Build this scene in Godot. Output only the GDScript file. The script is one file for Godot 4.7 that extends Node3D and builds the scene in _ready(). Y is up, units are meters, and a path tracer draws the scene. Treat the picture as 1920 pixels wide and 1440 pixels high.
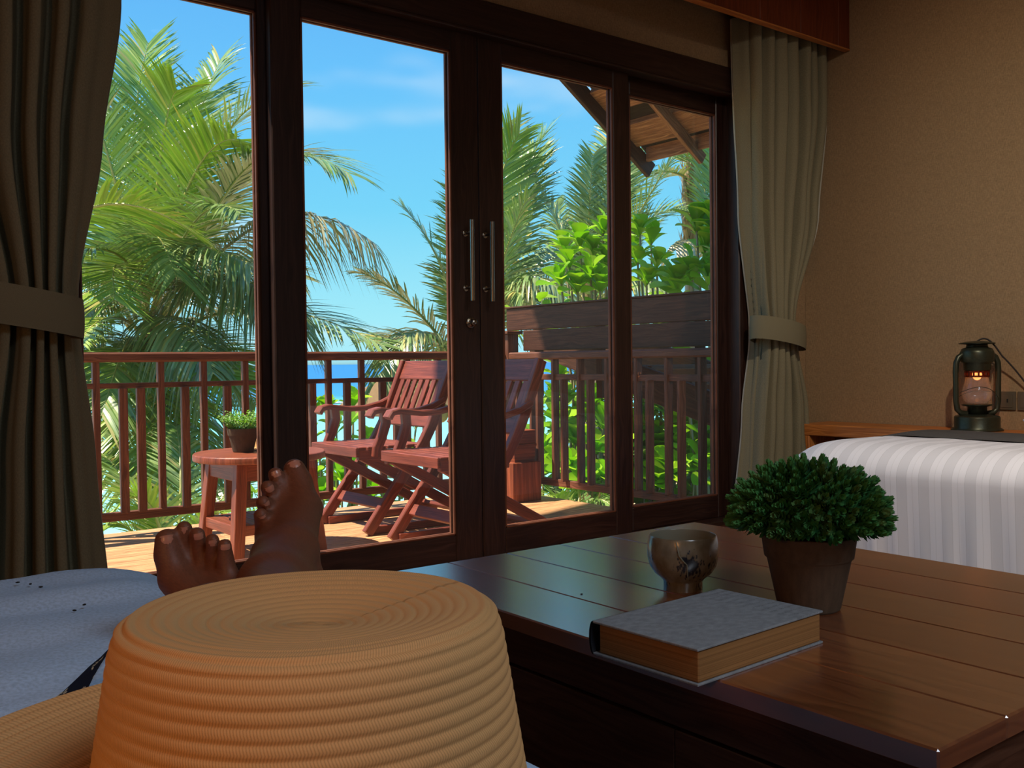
extends Node3D

var rng := RandomNumberGenerator.new()
var taken := {}
var mats := {}

# ---------------------------------------------------------------- mesh builder
class MB:
	var v := PackedVector3Array()
	var n := PackedVector3Array()
	var uv := PackedVector2Array()
	var c := PackedColorArray()
	var ix := PackedInt32Array()
	var col := Color(1, 1, 1)

	func put(p: Vector3, nn: Vector3, t := Vector2.ZERO) -> int:
		v.append(p); n.append(nn); uv.append(t); c.append(col)
		return v.size() - 1

	func tri(a: int, b: int, d: int) -> void:
		# wind so that the front (clockwise) side is the one the normals point to
		var g := (v[d] - v[a]).cross(v[b] - v[a])
		if g.dot(n[a] + n[b] + n[d]) < 0.0:
			ix.append(a); ix.append(d); ix.append(b)
		else:
			ix.append(a); ix.append(b); ix.append(d)

	func face(ps: Array, nn: Vector3, uvs: Array = []) -> void:
		var first := v.size()
		for i in ps.size():
			put(ps[i], nn, uvs[i] if uvs.size() else Vector2(ps[i].x + ps[i].z, ps[i].y))
		for i in range(1, ps.size() - 1):
			tri(first, first + i, first + i + 1)

	# box with chamfered edges; u runs along the longest side
	func box(xf: Transform3D, s: Vector3, ch := 0.003, shift := 0.0) -> void:
		var h := s * 0.5
		ch = minf(ch, minf(h.x, minf(h.y, h.z)) * 0.45)
		var la := 0
		if s.y > s.x and s.y >= s.z: la = 1
		elif s.z > s.x and s.z > s.y: la = 2
		for ax in 3:
			var b := (ax + 1) % 3
			var d := (ax + 2) % 3
			for sg in [-1.0, 1.0]:
				var ps := []
				var us := []
				for q in [[-1, -1], [1, -1], [1, 1], [-1, 1]]:
					var p := Vector3.ZERO
					p[ax] = sg * h[ax]
					p[b] = q[0] * (h[b] - ch)
					p[d] = q[1] * (h[d] - ch)
					ps.append(xf * p)
					us.append(_buv(p, la, ax, shift))
				var nn := Vector3.ZERO
				nn[ax] = sg
				face(ps, (xf.basis * nn).normalized(), us)
		if ch <= 0.0002:
			return
		for ax in 3:
			var b := (ax + 1) % 3
			var d := (ax + 2) % 3
			for sb in [-1.0, 1.0]:
				for sd in [-1.0, 1.0]:
					var ps := []
					var us := []
					for q in [[-1, 0], [1, 0], [1, 1], [-1, 1]]:
						var p := Vector3.ZERO
						p[ax] = q[0] * (h[ax] - ch)
						p[b] = sb * (h[b] - (ch if q[1] else 0.0))
						p[d] = sd * (h[d] - (0.0 if q[1] else ch))
						ps.append(xf * p)
						us.append(_buv(p, la, b, shift))
					var nn := Vector3.ZERO
					nn[b] = sb; nn[d] = sd
					face(ps, (xf.basis * nn).normalized(), us)
		for sx in [-1.0, 1.0]:
			for sy in [-1.0, 1.0]:
				for sz in [-1.0, 1.0]:
					var g := Vector3(sx, sy, sz)
					face([xf * (g * Vector3(h.x, h.y - ch, h.z - ch)), xf * (g * Vector3(h.x - ch, h.y, h.z - ch)), xf * (g * Vector3(h.x - ch, h.y - ch, h.z))], (xf.basis * g).normalized(), [Vector2(shift, 0), Vector2(shift, 0), Vector2(shift, 0)])

	func _buv(p: Vector3, la: int, ax: int, shift: float) -> Vector2:
		var o := 3 - la - ax
		if ax == la:
			return Vector2(p[(la + 1) % 3] + shift, p[(la + 2) % 3] + shift)
		return Vector2(p[la] + shift * 3.7, p[o] + shift)

	func bx(lo: Vector3, hi: Vector3, ch := 0.003, shift := 0.0) -> void:
		box(Transform3D(Basis(), (lo + hi) * 0.5), (hi - lo).abs(), ch, shift)

	# beam of rectangular section from a to b
	func beam(a: Vector3, b: Vector3, w: float, t: float, side: Vector3, ch := 0.003, shift := 0.0) -> void:
		var l := (b - a).normalized()
		var s := (side - l * side.dot(l)).normalized()
		box(Transform3D(Basis(l, s, l.cross(s)), (a + b) * 0.5), Vector3(a.distance_to(b), w, t), ch, shift)

	# grid of points P[i][j] -> smooth surface; rows wrap round when closed
	func grid(rows: Array, us: float, vs: float, closed := false, flip := false) -> void:
		var m: int = rows.size()
		var w: int = rows[0].size()
		var first := v.size()
		for i in m:
			for j in w:
				var du: Vector3
				if closed:
					du = rows[i][(j + 1) % w] - rows[i][(j + w - 1) % w]
				else:
					du = rows[i][mini(j + 1, w - 1)] - rows[i][maxi(j - 1, 0)]
				var dv: Vector3 = rows[mini(i + 1, m - 1)][j] - rows[maxi(i - 1, 0)][j]
				var nn := du.cross(dv)
				if nn.length_squared() < 1e-16:
					var ii := 1 if i == 0 else m - 2
					du = rows[ii][(j + 1) % w] - rows[ii][(j + w - 1) % w]
					nn = du.cross(dv)
				nn = nn.normalized()
				put(rows[i][j], -nn if flip else nn, Vector2(us * j / float(w if closed else w - 1), vs * i / float(m - 1)))
		for i in m - 1:
			for j in (w if closed else w - 1):
				var j2 := (j + 1) % w
				var a := first + i * w + j
				var b := first + i * w + j2
				var d := first + (i + 1) * w + j
				var e := first + (i + 1) * w + j2
				tri(a, b, e)
				tri(a, e, d)

	# turned shape: profile of (radius, height)
	func lathe(xf: Transform3D, prof: Array, seg := 32, us := 1.0, vs := 1.0) -> void:
		var rows := []
		for p in prof:
			var r := []
			for j in seg:
				var a := TAU * j / seg
				r.append(xf * Vector3(cos(a) * p.x, p.y, -sin(a) * p.x))
			rows.append(r)
		grid(rows, us, vs, true)

	# round tube through points
	func tube(ps: Array, rad, seg := 8, cap := true) -> void:
		var rows := []
		var up := Vector3.UP
		var t0: Vector3 = (ps[1] - ps[0]).normalized()
		if absf(t0.dot(up)) > 0.9: up = Vector3.RIGHT
		for i in ps.size():
			var t: Vector3 = (ps[mini(i + 1, ps.size() - 1)] - ps[maxi(i - 1, 0)]).normalized()
			var s := t.cross(up).normalized()
			up = s.cross(t).normalized()
			var rr: float = rad[i] if rad is Array else rad
			var row := []
			for j in seg:
				var a := TAU * j / seg
				row.append(ps[i] + s * cos(a) * rr + up * sin(a) * rr)
			rows.append(row)
		grid(rows, 1.0, ps.size(), true)
		if cap:
			for e in [0, ps.size() - 1]:
				var nn: Vector3 = (ps[0] - ps[1]).normalized() if e == 0 else (ps[e] - ps[e - 1]).normalized()
				face(rows[e], nn)

	# flat-sided strip (rectangular section) swept along points; side = width direction
	func sweep(ps: Array, w, t: float, side: Vector3, ch := 0.004) -> void:
		var rows := []
		for i in ps.size():
			var l: Vector3 = (ps[mini(i + 1, ps.size() - 1)] - ps[maxi(i - 1, 0)]).normalized()
			var s := (side - l * side.dot(l)).normalized()
			var u := s.cross(l).normalized()
			var ww: float = (w[i] if w is Array else w) * 0.5
			var tt := t * 0.5
			rows.append([ps[i] + s * (ww - ch) + u * tt, ps[i] - s * (ww - ch) + u * tt, ps[i] - s * ww + u * (tt - ch), ps[i] - s * ww - u * (tt - ch), ps[i] - s * (ww - ch) - u * tt, ps[i] + s * (ww - ch) - u * tt, ps[i] + s * ww - u * (tt - ch), ps[i] + s * ww + u * (tt - ch)])
		var acc := 0.0
		for i in ps.size() - 1:
			var nxt: float = acc + ps[i].distance_to(ps[i + 1])
			for k in 8:
				var k2 := (k + 1) % 8
				var q := [rows[i][k], rows[i][k2], rows[i + 1][k2], rows[i + 1][k]]
				var nn: Vector3 = (q[1] - q[0]).cross(q[3] - q[0]).normalized()
				var mid: Vector3 = (q[0] + q[1] + q[2] + q[3]) * 0.25 - (ps[i] + ps[i + 1]) * 0.5
				if nn.dot(mid) < 0.0: nn = -nn
				face(q, nn, [Vector2(acc, k * 0.02), Vector2(acc, k * 0.02 + 0.02), Vector2(nxt, k * 0.02 + 0.02), Vector2(nxt, k * 0.02)])
			acc = nxt
		face(rows[0], (ps[0] - ps[1]).normalized())
		face(rows[-1], (ps[-1] - ps[-2]).normalized())

	# extruded outline (Vector2 list, in the plane of xf's x and y), from z = 0 to z = depth
	func prism(xf: Transform3D, outline: Array, depth: float) -> void:
		var ctr := Vector2.ZERO
		for p in outline: ctr += p / outline.size()
		var idx := Geometry2D.triangulate_polygon(PackedVector2Array(outline))
		for z in [0.0, depth]:
			var first := v.size()
			for p in outline: put(xf * Vector3(p.x, p.y, z), (xf.basis * Vector3(0, 0, -1.0 if z == 0.0 else 1.0)).normalized(), p)
			for k in range(0, idx.size(), 3): tri(first + idx[k], first + idx[k + 1], first + idx[k + 2])
		var area := 0.0
		for i in outline.size():
			var a: Vector2 = outline[i]
			var b: Vector2 = outline[(i + 1) % outline.size()]
			area += a.cross(b)
		for i in outline.size():
			var a: Vector2 = outline[i]
			var b: Vector2 = outline[(i + 1) % outline.size()]
			var e := (b - a).normalized()
			var o := Vector3(e.y, -e.x, 0) * signf(area)
			face([xf * Vector3(a.x, a.y, 0), xf * Vector3(b.x, b.y, 0), xf * Vector3(b.x, b.y, depth), xf * Vector3(a.x, a.y, depth)], (xf.basis * o).normalized())

	# pointed or rounded blade: strip along centre points, half-widths, face normal
	func blade(ps: Array, hw: Array, nrm: Vector3) -> void:
		var first := v.size()
		for i in ps.size():
			var t: Vector3 = ps[mini(i + 1, ps.size() - 1)] - ps[maxi(i - 1, 0)]
			var s := t.cross(nrm).normalized()
			var nn := s.cross(t).normalized()
			put(ps[i] - s * hw[i], nn, Vector2(0, i))
			put(ps[i] + s * hw[i], nn, Vector2(1, i))
		for i in ps.size() - 1:
			var a := first + i * 2
			tri(a, a + 1, a + 3)
			if hw[i + 1] > 0.0001: tri(a, a + 3, a + 2)
			else: tri(a, a + 1, a + 2)

	func mesh() -> ArrayMesh:
		var a := []
		a.resize(Mesh.ARRAY_MAX)
		a[Mesh.ARRAY_VERTEX] = v
		a[Mesh.ARRAY_NORMAL] = n
		a[Mesh.ARRAY_TEX_UV] = uv
		a[Mesh.ARRAY_COLOR] = c
		a[Mesh.ARRAY_INDEX] = ix
		var m := ArrayMesh.new()
		m.add_surface_from_arrays(Mesh.PRIMITIVE_TRIANGLES, a)
		return m

# ---------------------------------------------------------------- scene helpers
func numbered(called: String) -> String:
	var k: int = taken.get(called, 0)
	taken[called] = k + 1
	return called if k == 0 else "%s_%03d" % [called, k]

func tag(o: Node, label := "", category := "", group := "", kind := "") -> Node:
	if label: o.set_meta("label", label)
	if category: o.set_meta("category", category)
	if group: o.set_meta("group", group)
	if kind: o.set_meta("kind", kind)
	return o

func base(called: String, at: Vector3, label := "", category := "", group := "", kind := "") -> Node3D:
	var o := Node3D.new()
	o.name = numbered(called)
	add_child(o, true)
	o.position = at
	tag(o, label, category, group, kind)
	return o

# one named mesh; b may be an MB or a Mesh. Under a parent its shape is moved into the parent's axes by giving positions relative to it.
func obj(called: String, b, m: Material, parent: Node = null) -> MeshInstance3D:
	var o := MeshInstance3D.new()
	o.mesh = b.mesh() if b is MB else b
	o.set_surface_override_material(0, m)
	if parent == null:
		o.name = numbered(called)
		add_child(o, true)
	else:
		var k := 0
		var nm := called
		var key := str(parent.get_instance_id()) + called
		k = taken.get(key, 0)
		taken[key] = k + 1
		if k > 0: nm = "%s_%03d" % [called, k]
		o.name = nm
		parent.add_child(o, true)
	return o

func struct(called: String, b, m: Material) -> MeshInstance3D:
	var o := obj(called, b, m)
	o.set_meta("kind", "structure")
	return o

func shiftmb(b: MB, d: Vector3) -> MB:
	for i in b.v.size(): b.v[i] += d
	return b

func copy(o: Node3D, at: Vector3, label: String) -> Node3D:
	var r: Node3D = o.duplicate()
	r.name = numbered(str(o.name))
	add_child(r, true)
	r.position = at
	r.set_meta("label", label)
	return r

func tf(at: Vector3) -> Transform3D:
	return Transform3D(Basis(), at)

# ---------------------------------------------------------------- materials
func mat(nm: String, c: Color, rough := 0.7, tex: Texture2D = null, spec := 0.5, uvs := Vector3.ONE) -> StandardMaterial3D:
	var m := StandardMaterial3D.new()
	m.resource_name = nm
	m.albedo_color = c
	m.roughness = rough
	m.metallic_specular = spec
	if tex:
		m.albedo_texture = tex
		m.uv1_scale = uvs
	mats[nm] = m
	return m

func bump(m: StandardMaterial3D, t: Texture2D, cm: float) -> StandardMaterial3D:
	m.heightmap_enabled = true
	m.heightmap_texture = t
	m.heightmap_scale = cm
	return m

func noise(s: int, f: float, oct := 4) -> FastNoiseLite:
	var n := FastNoiseLite.new()
	n.seed = s
	n.noise_type = FastNoiseLite.TYPE_SIMPLEX_SMOOTH
	n.frequency = f
	n.fractal_octaves = oct
	return n

func wood_tex(s: int, dark: Color, light: Color, streak := 1.0) -> ImageTexture:
	var im := Image.create(256, 512, false, Image.FORMAT_RGB8)
	var n := noise(s, 1.0, 3)
	var n2 := noise(s + 7, 1.0, 2)
	for y in 512:
		for x in 256:
			# u is along the grain; wraps smoothly enough at a metre and a half
			var a := TAU * x / 256.0
			var g := n.get_noise_3d(cos(a) * 0.55, sin(a) * 0.55, y * 0.075 + n2.get_noise_2d(cos(a) * 0.8, y * 0.01) * 2.0)
			var f := n2.get_noise_3d(cos(a) * 2.2, sin(a) * 2.2, y * 0.42)
			var t := clampf(0.5 + (g * 0.75 + f * 0.35) * streak, 0.0, 1.0)
			im.set_pixel(x, y, dark.lerp(light, t))
	return ImageTexture.create_from_image(im)

func make_textures() -> Dictionary:
	var d := {}
	d.wood = wood_tex(3, Color(0.62, 0.55, 0.52), Color(1, 0.98, 0.96))
	d.table = wood_tex(21, Color(0.66, 0.56, 0.48), Color(1, 0.97, 0.92), 0.8)
	# plain weave, as height
	var w := Image.create(128, 128, false, Image.FORMAT_RGB8)
	var n := noise(5, 0.2, 2)
	for y in 128:
		for x in 128:
			var a := absf(sin(PI * x / 4.0)) * (1.0 if (x / 4 + y / 4) % 2 == 0 else 0.55)
			var b := absf(sin(PI * y / 4.0)) * (1.0 if (x / 4 + y / 4) % 2 == 1 else 0.55)
			var h := clampf(maxf(a, b) * 0.8 + n.get_noise_2d(x, y) * 0.2, 0, 1)
			w.set_pixel(x, y, Color(h, h, h))
	d.weave = ImageTexture.create_from_image(w)
	# mottled cloth and plaster
	var p := Image.create(256, 256, false, Image.FORMAT_RGB8)
	var na := noise(11, 0.05, 4)
	var nb := noise(12, 0.5, 2)
	var big := na.get_seamless_image(256, 256)
	var fine := nb.get_seamless_image(256, 256)
	for y in 256:
		for x in 256:
			var g := 0.80 + 0.14 * big.get_pixel(x, y).r + 0.10 * fine.get_pixel(x, y).r
			p.set_pixel(x, y, Color(g, g, g))
	d.mottle = ImageTexture.create_from_image(p)
	# linen wall covering: fine upright and level threads
	var l := Image.create(256, 256, false, Image.FORMAT_RGB8)
	var nc := noise(31, 1.0, 2)
	for y in 256:
		for x in 256:
			var g := 0.88 + 0.12 * nc.get_noise_2d(x * 0.9, y * 0.05) + 0.08 * nc.get_noise_2d(x * 0.05 + 90.0, y * 0.9)
			g = clampf(g, 0, 1)
			l.set_pixel(x, y, Color(g, g, g))
	d.linen = ImageTexture.create_from_image(l)
	# satin stripes of the duvet: u across one repeat
	var s := Image.create(256, 4, false, Image.FORMAT_RGB8)
	for x in 256:
		var g := 1.0
		if x < 118: g = 0.945
		if x < 5 or (x > 113 and x < 118): g = 0.88
		if x > 180 and x < 185: g = 0.92
		for y in 4: s.set_pixel(x, y, Color(g, g, g))
	d.stripe = ImageTexture.create_from_image(s)
	# braided straw: slanting stitches that alternate from row to row
	var h := Image.create(64, 128, false, Image.FORMAT_RGB8)
	var nh := noise(44, 0.3, 2)
	for y in 128:
		for x in 64:
			var k := fposmod(x / 16.0 + absf(fposmod(y / 64.0, 1.0) - 0.5) * 1.6, 1.0)
			var g := 0.84 + 0.16 * sin(PI * k) + 0.10 * nh.get_noise_2d(x, y)
			g = clampf(g, 0, 1)
			h.set_pixel(x, y, Color(g, g, g))
	d.straw = ImageTexture.create_from_image(h)
	# navy print with small pale petals
	var f := Image.create(256, 256, false, Image.FORMAT_RGB8)
	f.fill(Color(0.10, 0.11, 0.17))
	var r2 := RandomNumberGenerator.new()
	r2.seed = 8
	for k in 26:
		var cx := r2.randi_range(0, 255)
		var cy := r2.randi_range(0, 255)
		var pa := r2.randf() * TAU
		for q in 3:
			var dx := cos(pa + q * 1.1)
			var dy := sin(pa + q * 1.1)
			for i in 60:
				var t := i / 60.0
				var wd := 3.5 * sin(PI * t)
				for j in range(-4, 5):
					if absf(j) < wd:
						f.set_pixel(posmod(int(cx + dx * (4 + t * 15) - dy * j), 256), posmod(int(cy + dy * (4 + t * 15) + dx * j), 256), Color(0.72, 0.69, 0.60))
	d.dress = ImageTexture.create_from_image(f)
	# glazed cup: celadon grey ground, blue-black brush flower, speckle
	var cu := Image.create(512, 128, false, Image.FORMAT_RGB8)
	var nu := noise(61, 0.03, 4)
	var nv := noise(62, 0.09, 3)
	for y in 128:
		for x in 512:
			var gl := Color(0.50, 0.47, 0.40).lerp(Color(0.42, 0.38, 0.30), clampf(0.5 + nu.get_noise_2d(x, y), 0, 1))
			var blue := 0.0
			for q in [[150, 62, 42, 30], [120, 84, 34, 18], [182, 44, 26, 22], [400, 60, 45, 30], [300, 80, 24, 16]]:
				var e := Vector2((x - q[0]) / float(q[2]), (y - q[1]) / float(q[3])).length()
				blue = maxf(blue, clampf((1.0 - e + nv.get_noise_2d(x, y) * 1.3) * 3.0, 0, 1))
			cu.set_pixel(x, y, gl.lerp(Color(0.10, 0.12, 0.17), blue * 0.9))
	d.cup = ImageTexture.create_from_image(cu)
	# worn cloth book cover
	var bc := Image.create(256, 256, false, Image.FORMAT_RGB8)
	for y in 256:
		for x in 256:
			var g := 0.86 + 0.3 * (big.get_pixel(x, y).r - 0.5) * 0.5 + 0.10 * fine.get_pixel(x, y).r
			if x > 196 and fine.get_pixel(y, x).r > 0.55 and (y / 7) % 3 == 0: g -= 0.16
			bc.set_pixel(x, y, Color(g, g, g))
	d.cover = ImageTexture.create_from_image(bc)
	# page edges: thin lines
	var pg := Image.create(8, 128, false, Image.FORMAT_RGB8)
	for y in 128:
		var g := 0.78 + 0.22 * r2.randf()
		for x in 8: pg.set_pixel(x, y, Color(g, g, g))
	d.pages = ImageTexture.create_from_image(pg)
	return d

# air: blue that pales towards the sea, thin drawn-out cloud
func make_sky() -> ImageTexture:
	var w := 1024
	var h := 512
	var im := Image.create(w, h, false, Image.FORMAT_RGBF)
	var n := noise(77, 1.0, 5)
	var n2 := noise(78, 1.0, 3)
	for y in h:
		var el := (0.5 - (y + 0.5) / h) * PI
		var e := maxf(sin(el), 0.0)
		var c := Color(0.46, 0.92, 1.03)
		for q in [[0.0, 0.045, Color(0.39, 0.90, 1.03)], [0.045, 0.156, Color(0.20, 0.72, 1.03)], [0.156, 0.28, Color(0.155, 0.59, 1.05)], [0.28, 0.36, Color(0.130, 0.50, 1.01)], [0.36, 1.0, Color(0.075, 0.29, 0.78)]]:
			c = c.lerp(q[2], clampf((e - q[0]) / (q[1] - q[0]), 0.0, 1.0))
		for x in w:
			if el <= 0.0:
				im.set_pixel(x, y, Color(0.22, 0.42, 0.45))
				continue
			var a := TAU * x / w
			var k := 1.0 / (e + 0.12)
			var d := Vector3(cos(a) * cos(el) * k * 0.55, sin(a) * cos(el) * k * 0.55, e * 9.0)
			var cl := n.get_noise_3d(d.x * 0.9, d.y * 0.9, d.z * 1.15)
			var fe := n2.get_noise_3d(d.x * 5.0, d.y * 5.0, d.z * 3.0)
			var q := smoothstep(0.24, 0.72, cl + fe * 0.25) * 0.5
			im.set_pixel(x, y, c.lerp(Color(0.80, 0.97, 1.06), q))
	return ImageTexture.create_from_image(im)

# ---------------------------------------------------------------- bodies: smooth union of tapered capsules, meshed as surface nets
func nets(b: MB, bones: Array, cell: float, k: float) -> void:
	var lo := Vector3(1e9, 1e9, 1e9)
	var hi := -lo
	for q in bones:
		var r: float = maxf(q[2], q[3]) + 3.0 * cell + 2.0 / k
		for p in [q[0], q[1]]:
			lo = lo.min(p - Vector3(r, r, r))
			hi = hi.max(p + Vector3(r, r, r))
	var nx := int((hi.x - lo.x) / cell) + 2
	var ny := int((hi.y - lo.y) / cell) + 2
	var nz := int((hi.z - lo.z) / cell) + 2
	var g := PackedFloat32Array()
	g.resize(nx * ny * nz)
	for q in bones:
		var a: Vector3 = q[0]
		var e: Vector3 = q[1]
		var ra: float = q[2]
		var rb: float = q[3]
		var ab := e - a
		var l2 := maxf(ab.length_squared(), 1e-9)
		var r: float = maxf(ra, rb) + 2.0 * cell + 3.0 / k
		var l3 := ((a.min(e) - Vector3(r, r, r) - lo) / cell).max(Vector3.ZERO)
		var h3 := (a.max(e) + Vector3(r, r, r) - lo) / cell
		for z in range(int(l3.z), mini(int(h3.z) + 1, nz)):
			for y in range(int(l3.y), mini(int(h3.y) + 1, ny)):
				for x in range(int(l3.x), mini(int(h3.x) + 1, nx)):
					var p := lo + Vector3(x, y, z) * cell - a
					var t := clampf(p.dot(ab) / l2, 0.0, 1.0)
					var d := (p - ab * t).length() - ra - (rb - ra) * t
					if d < r: g[x + nx * (y + ny * z)] += exp(-k * d)
	# inside where the sum passes 1
	for i in g.size():
		g[i] = 9.0 if g[i] <= 1e-12 else -log(g[i]) / k
	var vid := PackedInt32Array()
	vid.resize(nx * ny * nz)
	vid.fill(-1)
	var st := [1, nx, nx * ny]
	for z in range(1, nz - 2):
		for y in range(1, ny - 2):
			for x in range(1, nx - 2):
				var i := x + nx * (y + ny * z)
				var s0 := g[i] < 0.0
				var any := false
				for cidx in range(1, 8):
					var j: int = i + (cidx & 1) + ((cidx >> 1) & 1) * nx + (cidx >> 2) * nx * ny
					if (g[j] < 0.0) != s0:
						any = true
						break
				if not any: continue
				var acc := Vector3.ZERO
				var cnt := 0
				for ax in 3:
					var u := (ax + 1) % 3
					var w := (ax + 2) % 3
					for k4 in 4:
						var off := Vector3.ZERO
						off[u] = k4 & 1
						off[w] = k4 >> 1
						var i0: int = i + int(off.x) + int(off.y) * nx + int(off.z) * nx * ny
						var i1: int = i0 + st[ax]
						if (g[i0] < 0.0) != (g[i1] < 0.0):
							var t := g[i0] / (g[i0] - g[i1])
							off[ax] = t
							acc += off
							cnt += 1
				var p := acc / cnt
				var nn := Vector3(g[i + 1] - g[i - 1] + g[i + 2] - g[i], g[i + nx] - g[i - nx] + g[i + 2 * nx] - g[i], g[i + nx * ny] - g[i - nx * ny] + g[mini(i + 2 * nx * ny, g.size() - 1)] - g[i])
				vid[i] = b.put(lo + (Vector3(x, y, z) + p) * cell, nn.normalized(), Vector2(x * cell, y * cell))
	for z in range(1, nz - 2):
		for y in range(1, ny - 2):
			for x in range(1, nx - 2):
				var i := x + nx * (y + ny * z)
				for ax in 3:
					if (g[i] < 0.0) == (g[i + st[ax]] < 0.0): continue
					var u: int = st[(ax + 1) % 3]
					var w: int = st[(ax + 2) % 3]
					var q := [vid[i], vid[i - u], vid[i - u - w], vid[i - w]]
					if q.has(-1): continue
					b.tri(q[0], q[1], q[2])
					b.tri(q[0], q[2], q[3])

# ---------------------------------------------------------------- plants
func bez(a: Vector3, m: Vector3, e: Vector3, t: float) -> Vector3:
	return a * (1 - t) * (1 - t) + m * 2 * t * (1 - t) + e * t * t

# a coconut frond: curved rachis with two rows of narrow drooping leaflets. kind 0 green, 1 yellow-green, 2 dry, 3 hanging
func frond(a: Vector3, m: Vector3, e: Vector3, kind: int, parent: Node3D, org: Vector3, size := 1.0) -> void:
	var b := MB.new()
	var hues: Array = [[Color(0.12, 0.24, 0.05), Color(0.30, 0.40, 0.13)], [Color(0.20, 0.36, 0.04), Color(0.38, 0.49, 0.08)], [Color(0.40, 0.34, 0.16), Color(0.52, 0.45, 0.25)], [Color(0.13, 0.24, 0.06), Color(0.36, 0.42, 0.19)]][kind]
	var ln := a.distance_to(m) + m.distance_to(e)
	var num := int(clampf(ln * 29.0, 32, 84))
	# rachis
	b.col = Color(0.42, 0.40, 0.10) if kind != 2 else Color(0.42, 0.32, 0.16)
	var ps := []
	var rs := []
	for i in 11:
		ps.append(bez(a, m, e, i / 10.0) - org)
		rs.append(lerpf(0.028, 0.004, i / 10.0) * size)
	b.tube(ps, rs, 5)
	var view := Vector3(rng.randf_range(-0.35, 0.35), 0.35, 0).normalized()
	var lean := rng.randf_range(-0.35, 0.35)
	for i in num:
		var t := 0.13 + 0.87 * (i + 0.3) / num
		var p := bez(a, m, e, t) - org
		var tg := (bez(a, m, e, minf(t + 0.02, 1.0)) - bez(a, m, e, t - 0.02)).normalized()
		var sd := tg.cross(Vector3.UP)
		if sd.length() < 0.35: sd = sd + Vector3(0.75, 0, 0.55) * (0.6 if sd.dot(Vector3(0.75, 0, 0.55)) >= 0.0 else -0.6)
		sd = sd.normalized()
		var up := sd.cross(tg).normalized()
		sd = (sd + up * lean).normalized()
		up = sd.cross(tg).normalized()
		var ll := size * (0.35 + 0.62 * sin(PI * clampf(0.12 + t * 0.80, 0, 1))) * clampf(ln / 3.0, 0.55, 1.05) * 0.95
		for sg in [-1.0, 1.0]:
			if rng.randf() < 0.04: continue
			var fw := lerpf(0.45, 1.25, t) + rng.randf_range(-0.10, 0.10)
			var d: Vector3 = (sd * sg + tg * fw + up * rng.randf_range(0.0, 0.35)).normalized()
			var L := ll * rng.randf_range(0.85, 1.1)
			var dr := (0.22 if kind != 3 else 0.75) * rng.randf_range(0.6, 1.3)
			if kind == 2: dr = 0.9
			if kind == 1: dr *= 0.6
			var pts := []
			var drop := Vector3.DOWN * dr * L
			for q in 5:
				var s := q / 4.0
				pts.append(p + d * L * s * (1.0 - 0.25 * dr * s) + drop * s * s)
			b.col = hues[0].lerp(hues[1], rng.randf())
			if rng.randf() < 0.05: b.col = Color(0.48, 0.42, 0.12)
			var wd := 0.0145 * size
			b.blade(pts, [wd * 0.5, wd, wd * 0.95, wd * 0.6, 0.0], (up + Vector3(rng.randf_range(-0.3, 0.3), 0, rng.randf_range(-0.3, 0.3))).normalized())
	obj("frond", b, mats.leaf, parent)

func palm(called_label: String, foot: Vector3, crown: Vector3, rad: float, fronds: Array, nuts := 0, shag := false, size := 1.0) -> Node3D:
	var t := base("coconut_palm", foot, called_label, "palm tree", "coconut palms beyond the balcony")
	var b := MB.new()
	var ps := []
	var rs := []
	var steps := 26
	for i in steps + 1:
		var s := i / float(steps)
		ps.append(Vector3.ZERO.lerp(crown - foot, s) + Vector3(sin(s * PI) * 0.12, 0, 0))
		rs.append(rad * (1.25 - 0.35 * s) * (1.0 + 0.07 * (i % 2)))
	b.col = Color(0.26, 0.20, 0.13)
	b.tube(ps, rs, 12)
	var trunk := obj("trunk", b, mats.leaf, t)
	var f := MB.new()
	var dirv := (crown - foot).normalized()
	for i in (170 if shag else 60):
		var s := rng.randf_range(-0.9 if shag else -0.5, 0.35)
		var an := rng.randf() * TAU
		var o := Vector3(cos(an), 0, sin(an))
		var p := crown - foot + dirv * s + o * rad * 0.8
		f.col = Color(0.36, 0.24, 0.11).lerp(Color(0.55, 0.42, 0.22), rng.randf())
		f.blade([p, p + dirv * 0.16 + o * 0.05, p + dirv * 0.30 + o * rng.randf_range(0.02, 0.14)], [0.03, 0.022, 0.0], o)
	tag(obj("fibre_sheath", f, mats.leaf, trunk), "brown matted fibres round the crown base", "", "", "stuff")
	for i in nuts:
		var a := TAU * i / nuts + 0.4
		var nb := MB.new()
		nb.col = Color(0.42, 0.36, 0.06) if i % 2 == 0 else Color(0.25, 0.30, 0.05)
		var prof := []
		for q in 9: prof.append(Vector2(maxf(0.001, sin(PI * q / 8.0)) * 0.10, -cos(PI * q / 8.0) * 0.125))
		nb.lathe(tf(crown - foot + Vector3(cos(a) * 0.27, -0.30 - 0.1 * (i % 3), sin(a) * 0.27)), prof, 12)
		obj("coconut", nb, mats.leaf, t)
	for q in fronds: frond(q[0], q[1], q[2], q[3], t, foot, size)
	return t

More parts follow.
